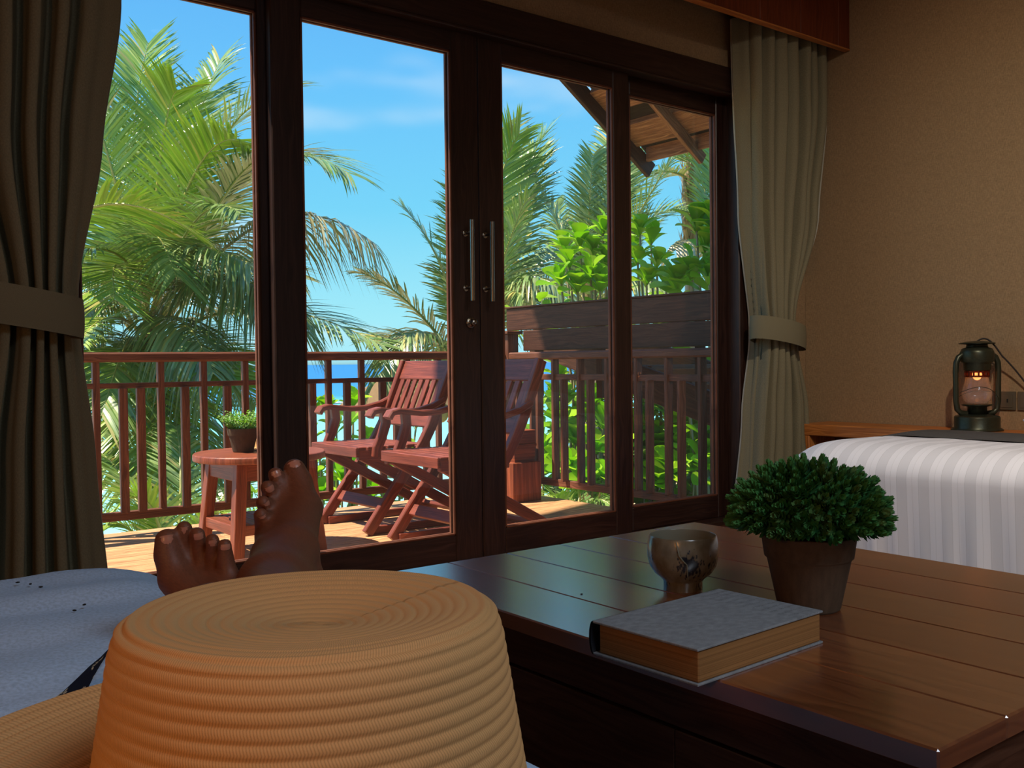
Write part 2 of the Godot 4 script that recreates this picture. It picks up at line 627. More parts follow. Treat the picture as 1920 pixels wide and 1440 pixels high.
# one broad leaf, narrow at the base and round at the end, folded along its midrib
func broad_leaf(L: float, W: float, curl: float, c: Color) -> ArrayMesh:
	var b := MB.new()
	b.col = c
	var prev := -1
	for i in 9:
		var s: float = [0.0, 0.15, 0.32, 0.5, 0.66, 0.8, 0.90, 0.97, 1.0][i]
		var w := W * (0.12 + 0.88 * pow(s / 0.7, 1.25)) if s < 0.7 else W * sqrt(maxf(0.004, 1.0 - pow((s - 0.7) / 0.30, 2)))
		var y := curl * L * (s - s * s * 1.25)
		var ctr := Vector3(0, y, -L * s)
		var k := b.v.size()
		b.put(ctr + Vector3(-w, w * 0.30, 0), Vector3(0.25, 1, 0.1).normalized())
		b.put(ctr, Vector3.UP)
		b.put(ctr + Vector3(w, w * 0.30, 0), Vector3(-0.25, 1, 0.1).normalized())
		if prev >= 0:
			for j in 2:
				b.tri(prev + j, prev + j + 1, k + j + 1)
				b.tri(prev + j, k + j + 1, k + j)
		prev = k
	return b.mesh()

func shrub(label: String, foot: Vector3, tips: Array, size: float, filler: int, var_i := 0) -> void:
	var t := base("broadleaf_shrub", foot, label, "shrub", "leafy shrubs round the balcony")
	var st := MB.new()
	st.col = Color(0.30, 0.24, 0.13)
	var leaves := []
	for k in 6:
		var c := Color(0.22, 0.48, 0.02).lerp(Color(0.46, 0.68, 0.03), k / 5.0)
		leaves.append(broad_leaf(size, size * 0.30, 0.25 + 0.08 * k, c))
	var few := MB.new()
	var ctr := Vector3.ZERO
	for p in tips: ctr += p / tips.size()
	for idx in tips.size():
		var p: Vector3 = tips[idx]
		var q := p - foot
		st.tube([Vector3(q.x * 0.25, 0, q.z * 0.25), Vector3(q.x * 0.6, q.y * 0.5, q.z * 0.6), q], [0.035, 0.02, 0.010], 5)
		var lean := ((p - ctr) * 0.5 + Vector3(-0.15, 0.9, 0.25)).normalized()
		var sx := lean.cross(Vector3(0.3, 0, 1)).normalized()
		var bas := Basis(sx, lean, sx.cross(lean))
		var num := 9
		for j in num:
			var an := TAU * j / num * 2.4 + rng.randf() * 0.5
			var tilt := lerpf(0.30, 1.15, j / float(num)) + rng.randf_range(-0.15, 0.15)
			var o := MeshInstance3D.new()
			o.mesh = leaves[rng.randi() % 6]
			o.set_surface_override_material(0, mats.broad)
			o.name = "leaf" if idx == 0 and j == 0 else "leaf_%03d" % (idx * num + j)
			t.add_child(o, true)
			var s := rng.randf_range(0.75, 1.1)
			o.transform = Transform3D(bas * Basis(Vector3.UP, an) * Basis(Vector3.RIGHT, PI * 0.5 - tilt) * Basis.from_scale(Vector3(s, s, s)), q - lean * 0.02 * j * size)
	for k in filler:
		var p: Vector3 = tips[rng.randi() % tips.size()] - foot + Vector3(rng.randf_range(-0.45, 0.45), rng.randf_range(-1.4, -0.25), rng.randf_range(-0.7, 0.25))
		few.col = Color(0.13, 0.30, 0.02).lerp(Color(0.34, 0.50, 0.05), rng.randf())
		var d := Vector3(rng.randf_range(-1, 1), rng.randf_range(-0.3, 0.8), rng.randf_range(-1, 1)).normalized()
		var L := size * rng.randf_range(0.6, 1.1)
		few.blade([p, p + d * L * 0.35, p + d * L * 0.7, p + d * L * 0.9 + Vector3.DOWN * L * 0.1, p + d * L + Vector3.DOWN * L * 0.16], [0.01, size * 0.17, size * 0.26, size * 0.17, 0.0], Vector3(rng.randf_range(-0.5, 0.5), 1, rng.randf_range(-0.5, 0.5)).normalized())
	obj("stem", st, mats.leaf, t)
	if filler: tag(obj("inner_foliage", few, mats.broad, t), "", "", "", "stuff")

func _ready() -> void:
	rng.seed = 20
	# ------------------------------------------------------------ camera, sky, sun, lamps, exposure
	var cam := Camera3D.new()
	cam.name = "camera"
	cam.position = Vector3(0, 0.8, 0)
	cam.basis = Basis(Vector3.UP, deg_to_rad(-38.0)) * Basis(Vector3.RIGHT, deg_to_rad(-1.278)) * Basis(Vector3.BACK, deg_to_rad(-0.66))
	cam.fov = 43.17
	cam.near = 0.05
	cam.far = 30000.0
	add_child(cam)
	cam.current = true
	var env := Environment.new()
	env.background_mode = Environment.BG_SKY
	env.tonemap_mode = Environment.TONE_MAPPER_LINEAR
	env.tonemap_exposure = 1.0
	env.sdfgi_enabled = true
	env.ssao_enabled = true
	env.ssil_enabled = true
	var pan := PanoramaSkyMaterial.new()
	pan.panorama = make_sky()
	var sky := Sky.new()
	sky.sky_material = pan
	env.sky = sky
	var we := WorldEnvironment.new()
	we.name = "world_environment"
	we.environment = env
	add_child(we)
	var sun := DirectionalLight3D.new()
	sun.name = "sun"
	sun.light_color = Color(1.0, 0.95, 0.86)
	sun.light_energy = 3.3
	sun.light_angular_distance = 0.6
	sun.shadow_enabled = true
	add_child(sun)
	sun.look_at_from_position(Vector3.ZERO, Vector3(0.5, -1.0, 0.285))
	# all unseen: downlight for bed and wall, added fill panel, warm lamp for hat
	unseen_spot(Vector3(1.9, 2.75, -0.60), Vector3(3.6, 0.6, -1.5), Color(1.0, 0.94, 0.86), 5.6)
	fill_panel("unseen cool white fill panel added at the ceiling behind the daybed", Vector3(0.8, 2.70, 1.35), Vector2(1.2, 1.2), Color(0.88, 0.94, 1.0), 4.2)
	unseen_lamp_globe(Vector3(-1.15, 1.10, -0.05), Color(1.0, 0.68, 0.38), 0.46)

	var tx := make_textures()
	materials(tx)
	room()
	doors()
	curtains()
	daybed_and_person()
	coffee_table()
	bed_side()
	balcony()
	garden()

func fill_panel(label: String, at: Vector3, size: Vector2, c: Color, energy: float) -> void:  # added fill light out of view, brightening the room from behind
	var t := base("fill_light_panel", at, label, "ceiling light")
	var f := MB.new()
	f.bx(Vector3(-size.x / 2 - 0.03, 0.0, -size.y / 2 - 0.03), Vector3(size.x / 2 + 0.03, 0.05, size.y / 2 + 0.03), 0.004)
	obj("frame", f, mat("fill_panel_frame", Color(0.6, 0.58, 0.55), 0.5), t)
	var g := MB.new()
	g.bx(Vector3(-size.x / 2, -0.012, -size.y / 2), Vector3(size.x / 2, -0.001, size.y / 2), 0.002)
	var m := mat("fill_panel_diffuser", c, 0.6)
	m.emission_enabled = true
	m.emission = c
	m.emission_energy_multiplier = 0.3
	obj("diffuser", g, m, t)
	var a := AreaLight3D.new()
	a.name = numbered("fill_light_source")
	a.area_size = size
	a.light_color = c
	a.light_energy = energy
	a.area_range = 12.0
	a.shadow_enabled = true
	add_child(a)
	a.position = at + Vector3(0, -0.02, 0)
	a.rotation = Vector3(-PI / 2, 0, 0)

func unseen_spot(at: Vector3, aim: Vector3, c: Color, energy: float) -> void:  # out of view, placed to light the bed foot and right wall
	var t := base("unseen_downlight", at, "unseen recessed ceiling downlight placed to light the bed and right wall", "downlight")
	var r := MB.new()
	r.lathe(tf(Vector3.ZERO), [Vector2(0.045, 0.0), Vector2(0.045, -0.006), Vector2(0.060, -0.006), Vector2(0.060, 0.0)], 32)
	obj("ring", r, mat("unseen_downlight_ring", Color(0.7, 0.68, 0.64), 0.4), t)
	var g := MB.new()
	g.lathe(tf(Vector3.ZERO), [Vector2(0.0005, -0.003), Vector2(0.045, -0.002)], 24)
	var m := mat("unseen_downlight_lens", c, 0.5)
	m.emission_enabled = true
	m.emission = c
	m.emission_energy_multiplier = 0.5
	obj("lamp_lens", g, m, t)
	var l := SpotLight3D.new()
	l.name = "unseen_downlight_source"
	l.light_color = c
	l.light_energy = energy
	l.light_size = 0.045
	l.spot_angle = 52.0
	l.spot_angle_attenuation = 1.0
	l.spot_range = 9.0
	l.spot_attenuation = 2.0
	l.shadow_enabled = true
	add_child(l)
	l.look_at_from_position(at + Vector3(0, -0.02, 0), aim)

func unseen_lamp_globe(at: Vector3, c: Color, energy: float) -> void:  # out of view, placed to warm the left side of the hat
	var t := base("unseen_floor_lamp", Vector3(at.x, 0, at.z), "unseen standing lamp with glowing globe placed to warm the hat", "lamp")
	var p := MB.new()
	p.tube([Vector3(0, 0.02, 0), Vector3(0, at.y - 0.07, 0)], 0.012, 10)
	obj("pole", p, mat("unseen_lamp_pole", Color(0.2, 0.17, 0.14), 0.4), t)
	var f := MB.new()
	f.lathe(tf(Vector3.ZERO), [Vector2(0.001, 0.03), Vector2(0.12, 0.025), Vector2(0.14, 0.01), Vector2(0.14, 0.0), Vector2(0.001, 0.0)], 28)
	obj("base", f, mats.unseen_lamp_pole, t)
	var g := MB.new()
	var pr := []
	for q in 13: pr.append(Vector2(maxf(0.001, sin(PI * q / 12.0)) * 0.08, -cos(PI * q / 12.0) * 0.08))
	g.lathe(tf(Vector3(0, at.y, 0)), pr, 24)
	var m := mat("unseen_lamp_globe", c, 0.5)
	m.emission_enabled = true
	m.emission = c
	m.emission_energy_multiplier = 1.0
	obj("globe_bulb", g, m, t)
	var o := OmniLight3D.new()
	o.name = "unseen_floor_lamp_light"
	o.light_color = c
	o.light_energy = energy
	o.light_size = 0.07
	o.omni_range = 9.0
	o.omni_attenuation = 2.0
	o.shadow_enabled = true
	add_child(o)
	o.position = at

func materials(tx: Dictionary) -> void:
	mat("door_wood", Color(0.235, 0.15, 0.125), 0.42, tx.wood, 0.5, Vector3(0.7, 2.5, 1))
	mat("rail_wood", Color(0.51, 0.325, 0.24), 0.55, tx.wood, 0.4, Vector3(0.7, 2.5, 1))
	mat("chair_wood", Color(0.58, 0.285, 0.21), 0.45, tx.wood, 0.5, Vector3(0.7, 2.5, 1))
	mat("side_table_wood", Color(0.62, 0.34, 0.23), 0.42, tx.wood, 0.5, Vector3(0.7, 2.5, 1))
	mat("deck_wood", Color(0.92, 0.74, 0.55), 0.5, tx.wood, 0.4, Vector3(0.7, 2.5, 1))
	mat("table_wood", Color(0.60, 0.34, 0.18), 0.24, tx.table, 0.7, Vector3(0.7, 2.5, 1))
	mat("table_wood_red", Color(0.63, 0.31, 0.16), 0.24, tx.table, 0.7, Vector3(0.7, 2.5, 1))
	mat("table_wood_light", Color(0.65, 0.39, 0.22), 0.25, tx.table, 0.7, Vector3(0.7, 2.5, 1))
	for nm in ["table_wood", "table_wood_red", "table_wood_light"]:
		mats[nm].metallic_specular = 0.9
		mats[nm].roughness = 0.27
		mats[nm].refraction_enabled = true   # opaque (alpha 1): only sets a high index for the lacquer
		mats[nm].refraction_scale = 0.12
		mats[nm].clearcoat_enabled = true
		mats[nm].clearcoat = 1.0
		mats[nm].clearcoat_roughness = 0.2
	mat("table_side", Color(0.40, 0.27, 0.21), 0.5, tx.table, 0.4, Vector3(0.7, 2.5, 1))
	mat("ledge_wood", Color(0.86, 0.58, 0.32), 0.45, tx.table, 0.5, Vector3(0.7, 2.5, 1))
	mat("pelmet_wood", Color(0.50, 0.24, 0.13), 0.45, tx.table, 0.5, Vector3(0.7, 2.5, 1))
	mat("floor_wood", Color(0.42, 0.24, 0.14), 0.35, tx.table, 0.5, Vector3(0.7, 2.5, 1))
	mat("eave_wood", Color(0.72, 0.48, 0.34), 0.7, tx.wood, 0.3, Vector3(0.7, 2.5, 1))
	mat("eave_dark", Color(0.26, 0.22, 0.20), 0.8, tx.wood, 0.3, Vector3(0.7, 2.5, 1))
	mat("plank_wood", Color(0.36, 0.23, 0.17), 0.6, tx.wood, 0.35, Vector3(0.7, 2.5, 1))
	mat("planter_wood", Color(0.62, 0.34, 0.22), 0.6, tx.wood, 0.35, Vector3(0.7, 2.5, 1))
	var wl := mat("wall", Color(0.68, 0.56, 0.42), 0.85, tx.linen, 0.3)
	wl.uv1_triplanar = true
	wl.uv1_world_triplanar = true
	wl.uv1_scale = Vector3(3, 3, 3)
	var ce := mat("ceiling", Color(0.62, 0.56, 0.48), 0.9, tx.mottle, 0.3)
	ce.uv1_triplanar = true
	mat("sheet", Color(0.74, 0.85, 0.98), 0.9, tx.mottle, 0.2, Vector3(8, 8, 1))
	bump(mats.sheet, tx.weave, 0.03)
	var cu := mat("curtain", Color(0.54, 0.51, 0.41), 0.9, tx.mottle, 0.2, Vector3(16, 12, 1))
	cu.backlight_enabled = true
	cu.backlight = Color(0.10, 0.10, 0.07)
	mat("curtain_lining", Color(0.66, 0.64, 0.58), 0.9)
	mat("duvet", Color(0.92, 0.92, 0.95), 0.75, tx.stripe, 0.3)
	mat("bed_base", Color(0.30, 0.24, 0.20), 0.8)
	mat("throw", Color(0.58, 0.56, 0.55), 0.95, tx.weave, 0.2, Vector3(40, 20, 1))
	mat("pillow", Color(0.88, 0.89, 0.94), 0.8, tx.mottle, 0.2)
	var sk := mat("skin", Color(0.45, 0.27, 0.19), 0.55, tx.mottle, 0.4, Vector3(30, 30, 1))
	sk.subsurf_scatter_enabled = true
	sk.subsurf_scatter_strength = 0.12
	mat("nail", Color(0.66, 0.44, 0.36), 0.3)
	mat("dress", Color(1, 1, 1), 0.9, tx.dress, 0.2, Vector3(5, 5, 1))
	var st := mat("straw", Color(0.80, 0.61, 0.40), 0.75, tx.straw, 0.3)
	bump(st, tx.straw, 0.03)
	mat("terracotta", Color(0.36, 0.29, 0.23), 0.8, tx.mottle, 0.3, Vector3(2, 1, 1))
	mat("soil", Color(0.10, 0.07, 0.05), 1.0)
	mat("cup_glaze", Color(1, 1, 1), 0.22, tx.cup, 0.6)
	mat("cup_inside", Color(0.50, 0.50, 0.44), 0.25)
	mat("book_cover", Color(0.60, 0.62, 0.64), 0.75, tx.cover, 0.3)
	mat("book_spine", Color(0.13, 0.14, 0.17), 0.6)
	mat("book_pages", Color(0.66, 0.48, 0.30), 0.9, tx.pages, 0.2)
	var me := mat("lantern_metal", Color(0.27, 0.28, 0.22), 0.36, tx.mottle, 0.5, Vector3(3, 3, 1))
	me.metallic = 0.6
	var gl := mat("lantern_glass", Color(1, 1, 1, 0.06), 0.03)
	gl.transparency = BaseMaterial3D.TRANSPARENCY_ALPHA
	mat("copper", Color(0.45, 0.16, 0.07), 0.4).metallic = 0.7
	mat("cable", Color(0.10, 0.06, 0.05), 0.6)
	mat("socket", Color(0.34, 0.29, 0.22), 0.5)
	mat("socket_dark", Color(0.08, 0.07, 0.06), 0.6)
	mat("chrome", Color(0.62, 0.60, 0.57), 0.22).metallic = 1.0
	var pane := mat("pane_glass", Color(0.96, 0.98, 0.98, 0.035), 0.01)
	pane.transparency = BaseMaterial3D.TRANSPARENCY_ALPHA
	var lf := mat("leaf", Color(1, 1, 1), 0.30, null, 0.75)
	lf.vertex_color_use_as_albedo = true
	lf.backlight_enabled = true
	lf.backlight = Color(0.42, 0.48, 0.22)
	var br := mat("broad", Color(1, 1, 1), 0.42, null, 0.5)
	br.vertex_color_use_as_albedo = true
	br.backlight_enabled = true
	br.backlight = Color(0.75, 0.9, 0.25)
	var sp := mat("sprig", Color(1, 1, 1), 0.5, null, 0.4)
	sp.vertex_color_use_as_albedo = true
	sp.backlight_enabled = true
	sp.backlight = Color(0.15, 0.2, 0.06)
	var se := mat("sea", Color(1, 1, 1), 0.35, null, 0.12)
	se.vertex_color_use_as_albedo = true
	var sd := mat("sand", Color(0.86, 0.76, 0.58), 0.95, tx.mottle, 0.2)
	sd.uv1_triplanar = true
	mat("thatch", Color(0.55, 0.45, 0.33), 0.95, tx.linen, 0.2, Vector3(12, 2, 1))
	mat("crumb", Color(0.04, 0.035, 0.03), 0.9)

# ---------------------------------------------------------------- room
const WZ := -3.12      # window plane
const X0 := 0.70       # opening in the window wall
const X1 := 3.86
const HD := 2.215
const XR := 4.40

func room() -> void:
	var w := MB.new()
	w.bx(Vector3(-1.6, -0.1, WZ - 0.14), Vector3(X0, 2.85, WZ + 0.02), 0.002)
	w.bx(Vector3(X1, -0.1, WZ - 0.14), Vector3(XR + 0.15, 2.85, WZ + 0.02), 0.002)
	w.bx(Vector3(X0, HD, WZ - 0.14), Vector3(X1, 2.85, WZ + 0.02), 0.002)
	struct("wall_front", w, mats.wall)
	w = MB.new()
	w.bx(Vector3(XR, -0.1, WZ + 0.02), Vector3(XR + 0.15, 2.85, 2.4), 0.002)
	struct("wall_right", w, mats.wall)
	w = MB.new()
	w.bx(Vector3(-1.75, -0.1, WZ - 0.14), Vector3(-1.6, 2.85, 2.4), 0.002)
	struct("wall_left", w, mats.wall)
	w = MB.new()
	w.bx(Vector3(-1.75, -0.1, 2.4), Vector3(XR + 0.15, 2.85, 2.55), 0.002)
	struct("wall_back", w, mats.wall)
	w = MB.new()
	w.bx(Vector3(-1.75, 2.75, WZ - 0.14), Vector3(XR + 0.15, 2.95, 2.55), 0.002)
	struct("ceiling", w, mats.ceiling)
	# boarded floor
	w = MB.new()
	w.bx(Vector3(-1.6, -0.16, WZ - 0.10), Vector3(XR, -0.02, 2.4), 0.0)
	var fl := struct("floor", w, mats.table_side)
	var x := -1.6
	var k := 0
	while x < XR - 0.01:
		var b := MB.new()
		b.bx(Vector3(x + 0.001, -0.02, WZ + 0.02), Vector3(minf(x + 0.149, XR), 0.0, 2.4), 0.002, k * 0.37)
		obj("plank", b, mats.floor_wood, fl)
		x += 0.15
		k += 1
	w = MB.new()
	w.bx(Vector3(XR - 0.018, 0.0, WZ + 0.02), Vector3(XR, 0.10, 2.4), 0.003)
	struct("baseboard_right", w, mats.door_wood)

func doors() -> void:
	# frame round the four glazed leaves
	var t := MB.new()
	t.bx(Vector3(X0 - 0.02, 2.088, WZ - 0.12), Vector3(X1 + 0.02, HD + 0.0, WZ + 0.055), 0.006)
	t.bx(Vector3(X0 - 0.02, 2.078, WZ + 0.005), Vector3(X1 + 0.02, 2.090, WZ + 0.066), 0.003)
	struct("trim_1", t, mats.door_wood)
	t = MB.new()
	t.bx(Vector3(X0 - 0.02, 0.0, WZ - 0.12), Vector3(X0 + 0.05, 2.088, WZ + 0.055), 0.005)
	struct("trim_2", t, mats.door_wood)
	t = MB.new()
	t.bx(Vector3(X1 - 0.045, 0.0, WZ - 0.12), Vector3(X1 + 0.03, 2.088, WZ + 0.055), 0.005)
	struct("trim_3", t, mats.door_wood)
	t = MB.new()
	t.bx(Vector3(X0, -0.05, WZ - 0.14), Vector3(X1, 0.022, WZ + 0.06), 0.004)
	struct("trim_4", t, mats.door_wood)
	# leaf: outer edges, glass edges, depth
	var lv := [[0.74, 0.79, 1.372, 1.43, -0.045], [1.402, 1.514, 2.140, 2.268, 0.0], [2.272, 2.384, 3.004, 3.10, 0.0], [3.055, 3.150, 3.744, 3.82, -0.045]]
	for i in 4:
		var q: Array = lv[i]
		var z: float = WZ + q[4]
		var d := base("door", Vector3(q[0], 0.022, z), "", "", "", "structure")
		d.name = "door_%d" % (i + 1)
		var o := Vector3(-q[0], -0.022, -z)
		var names := ["stile", "stile", "rail", "rail"]
		var lo := [Vector3(q[0], 0.022, z - 0.02), Vector3(q[2], 0.022, z - 0.02), Vector3(q[1], 0.022, z - 0.02), Vector3(q[1], 2.004, z - 0.02)]
		var hi := [Vector3(q[1], 2.092, z + 0.02), Vector3(q[3], 2.092, z + 0.02), Vector3(q[2], 0.130, z + 0.02), Vector3(q[2], 2.092, z + 0.02)]
		for k in 4:
			var b := MB.new()
			b.bx(lo[k] + o, hi[k] + o, 0.004, i * 0.3 + k)
			obj(names[k], b, mats.door_wood, d)
		var bd := MB.new()   # beads that hold the glass
		for sz in [-1.0, 1.0]:
			var zz: float = sz * 0.012
			bd.bx(Vector3(q[1] - q[0], 0.108, zz - 0.006), Vector3(q[1] - q[0] + 0.008, 1.982, zz + 0.006), 0.002)
			bd.bx(Vector3(q[2] - q[0] - 0.008, 0.108, zz - 0.006), Vector3(q[2] - q[0], 1.982, zz + 0.006), 0.002)
			bd.bx(Vector3(q[1] - q[0], 0.108, zz - 0.006), Vector3(q[2] - q[0], 0.116, zz + 0.006), 0.002)
			bd.bx(Vector3(q[1] - q[0], 1.974, zz - 0.006), Vector3(q[2] - q[0], 1.982, zz + 0.006), 0.002)
		obj("glazing_bead", bd, mats.ledge_wood if false else mats.rail_wood, d)
		var g := MB.new()
		g.face([Vector3(q[1] - q[0], 0.108, 0), Vector3(q[2] - q[0], 0.108, 0), Vector3(q[2] - q[0], 1.982, 0), Vector3(q[1] - q[0], 1.982, 0)], Vector3.BACK)
		obj("pane", g, mats.pane_glass, d)
		if i == 1 or i == 2:
			var hx: float = (2.197 if i == 1 else 2.293) - q[0]
			var h := MB.new()
			h.tube([Vector3(hx, 1.018, 0.068), Vector3(hx, 1.330, 0.068)], 0.009, 14)
			var roses := []
			for y in [1.069, 1.282]:
				h.tube([Vector3(hx, y, 0.02), Vector3(hx, y, 0.07)], 0.006, 10)
				var ro := MB.new()
				roses.append(ro)
				ro.lathe(Transform3D(Basis(Vector3.RIGHT, PI / 2), Vector3(hx, y, 0.0195)), [Vector2(0.013, 0.0), Vector2(0.013, 0.004), Vector2(0.011, 0.006), Vector2(0.001, 0.006)], 18)
			var hn := obj("handle", h, mats.chrome, d)
			for ro in roses: obj("rose", ro, mats.chrome, hn)
		if i == 1:
			var l := MB.new()
			l.lathe(Transform3D(Basis(Vector3.RIGHT, PI / 2), Vector3(2.218 - q[0], 0.935, 0.0195)), [Vector2(0.022, 0.0), Vector2(0.022, 0.005), Vector2(0.019, 0.008), Vector2(0.009, 0.009), Vector2(0.009, 0.022), Vector2(0.013, 0.026), Vector2(0.013, 0.034), Vector2(0.001, 0.036)], 24)
			obj("lock_knob", l, mats.chrome, d)

# a drawn-back curtain: edges given as (height, left x, right x) from top to bottom
func curtain(label: String, zc: float, keys: Array, folds: int, seed_: int, tie_y: float, hem: float) -> void:
	var n := noise(seed_, 0.7, 2)
	var t := base("curtain", Vector3((keys[0][1] + keys[0][2]) / 2, hem, zc), label, "curtain", "drawn-back window curtains")
	var org := t.position
	var rows := []
	var R := 64
	var S := folds * 22
	for i in R + 1:
		var y := lerpf(keys[0][0], hem, i / float(R))
		var a := 0
		while a < keys.size() - 2 and y < keys[a + 1][0]: a += 1
		var s: float = clampf((keys[a][0] - y) / (keys[a][0] - keys[a + 1][0]), 0, 1)
		var e := s * s * (3 - 2 * s) * 0.55 + s * 0.45
		var xl := lerpf(keys[a][1], keys[a + 1][1], e)
		var xr := lerpf(keys[a][2], keys[a + 1][2], e)
		var gather := clampf((xr - xl) / 0.55, 0.35, 1.0)
		var row := []
		for j in S + 1:
			var u := j / float(S)
			var ph := u * folds + 0.50 * n.get_noise_2d(u * 6.0, 3.0) + 0.12 * n.get_noise_2d(u * 5.0, y * 0.9 + 40.0)
			var am := (0.032 + 0.040 * (0.5 + 0.5 * n.get_noise_2d(floorf(ph) * 3.1, 9.0))) * lerpf(0.62, 1.0, gather)
			var z := am * (2.0 * pow(absf(sin(PI * ph)), 0.75) - 1.2) + 0.012 * n.get_noise_2d(u * 3.0, y * 2.0)
			var bulge := 0.07 * sin(PI * u) * clampf(1.35 - gather, 0.0, 1.0)
			var xx := lerpf(xl, xr, u) + 0.005 * sin(TAU * ph * 2.0 + 0.6) * (1.0 if u > 0.01 and u < 0.99 else 0.0)
			var turn := 1.0 - smoothstep(0.0, 0.26, u if keys[0][1] > 2.0 else 1.0 - u)
			xx += turn * (0.10 if keys[0][1] > 2.0 else 0.03)
			row.append(Vector3(xx, y, zc + z * (1.0 - 0.5 * turn) + bulge - 0.085 * turn) - org)
		rows.append(row)
	var b := MB.new()
	b.grid(rows, 1.0, 2.0)
	var drape := obj("drape", b, mats.curtain, t)
	b = MB.new()
	for side in [0, S]:
		var ed := []
		for i in R + 1: ed.append([rows[i][side] + Vector3(0, 0, 0.002), rows[i][side] + Vector3(0.003 if side == 0 else -0.003, 0, 0.001), rows[i][side] - Vector3(0, 0, 0.012) + Vector3(0.004 if side == 0 else -0.004, 0, 0)])
		b.grid(ed, 1.0, 1.0)
	obj("lining", b, mats.curtain_lining, drape)
	# tie-back band round the waist
	var k := 0
	for q in keys.size():
		if absf(keys[q][0] - tie_y) < absf(keys[k][0] - tie_y): k = q
	var cx: float = (keys[k][1] + keys[k][2]) / 2
	var rx: float = (keys[k][2] - keys[k][1]) / 2 + 0.014
	var band := []
	for i in 7:
		var v := i / 6.0
		var row := []
		for j in 40:
			var a := TAU * j / 40.0
			var sag := -0.05 * cos(a) * (1.0 if keys[k][1] > 2.0 else -0.3)
			row.append(Vector3(cx + cos(a) * (rx + 0.003 * sin(PI * v)), tie_y + 0.055 - 0.11 * v - 0.03 * cos(a), zc + 0.035 + sin(a) * (0.098 + 0.004 * sin(PI * v))) - org)
		band.append(row)
	b = MB.new()
	b.grid(band, 2.0, 0.4, true)
	obj("tieback", b, mats.curtain, t)

func curtains() -> void:
	curtain("dark grey-brown left curtain tied back beside the palm view", -2.95, [[2.44, 0.08, 0.90], [1.87, 0.12, 0.862], [1.45, 0.18, 0.80], [1.02, 0.38, 0.725], [0.90, 0.38, 0.728], [0.55, 0.28, 0.765], [0.02, 0.20, 0.80]], 8, 4, 0.965, 0.02)
	curtain("grey-green linen right curtain tied back between glass doors and bed", -2.95, [[2.44, 3.64, 4.38], [2.0, 3.645, 4.37], [1.5, 3.67, 4.27], [0.99, 3.758, 4.072], [0.88, 3.758, 4.08], [0.55, 3.70, 4.19], [0.02, 3.635, 4.28]], 8, 9, 0.925, 0.02)
	# boxed timber pelmet over both curtains
	var t := base("curtain_pelmet", Vector3(0.0, 2.36, -2.84), "reddish brown wooden pelmet box above the right curtain head", "pelmet")
	var x := -0.35
	var k := 0
	while x < XR - 0.01:
		var b := MB.new()
		var xe := minf(x + 0.31, XR - 0.004)
		b.bx(Vector3(x + 0.0006, 0.0, -0.012), Vector3(xe, 0.39, 0.012), 0.0012, k * 0.53)
		obj("board", b, mats.pelmet_wood, t)
		x += 0.31
		k += 1
	var l := MB.new()
	l.bx(Vector3(-0.35, -0.008, -0.02), Vector3(XR - 0.004, 0.0, 0.016), 0.002)
	obj("edge_strip", l, mats.ledge_wood, t)
	l = MB.new()
	l.tube([Vector3(-0.35, 0.12, -0.11), Vector3(XR - 0.01, 0.12, -0.11)], 0.012, 10)
	obj("curtain_rail", l, mats.socket_dark, t)

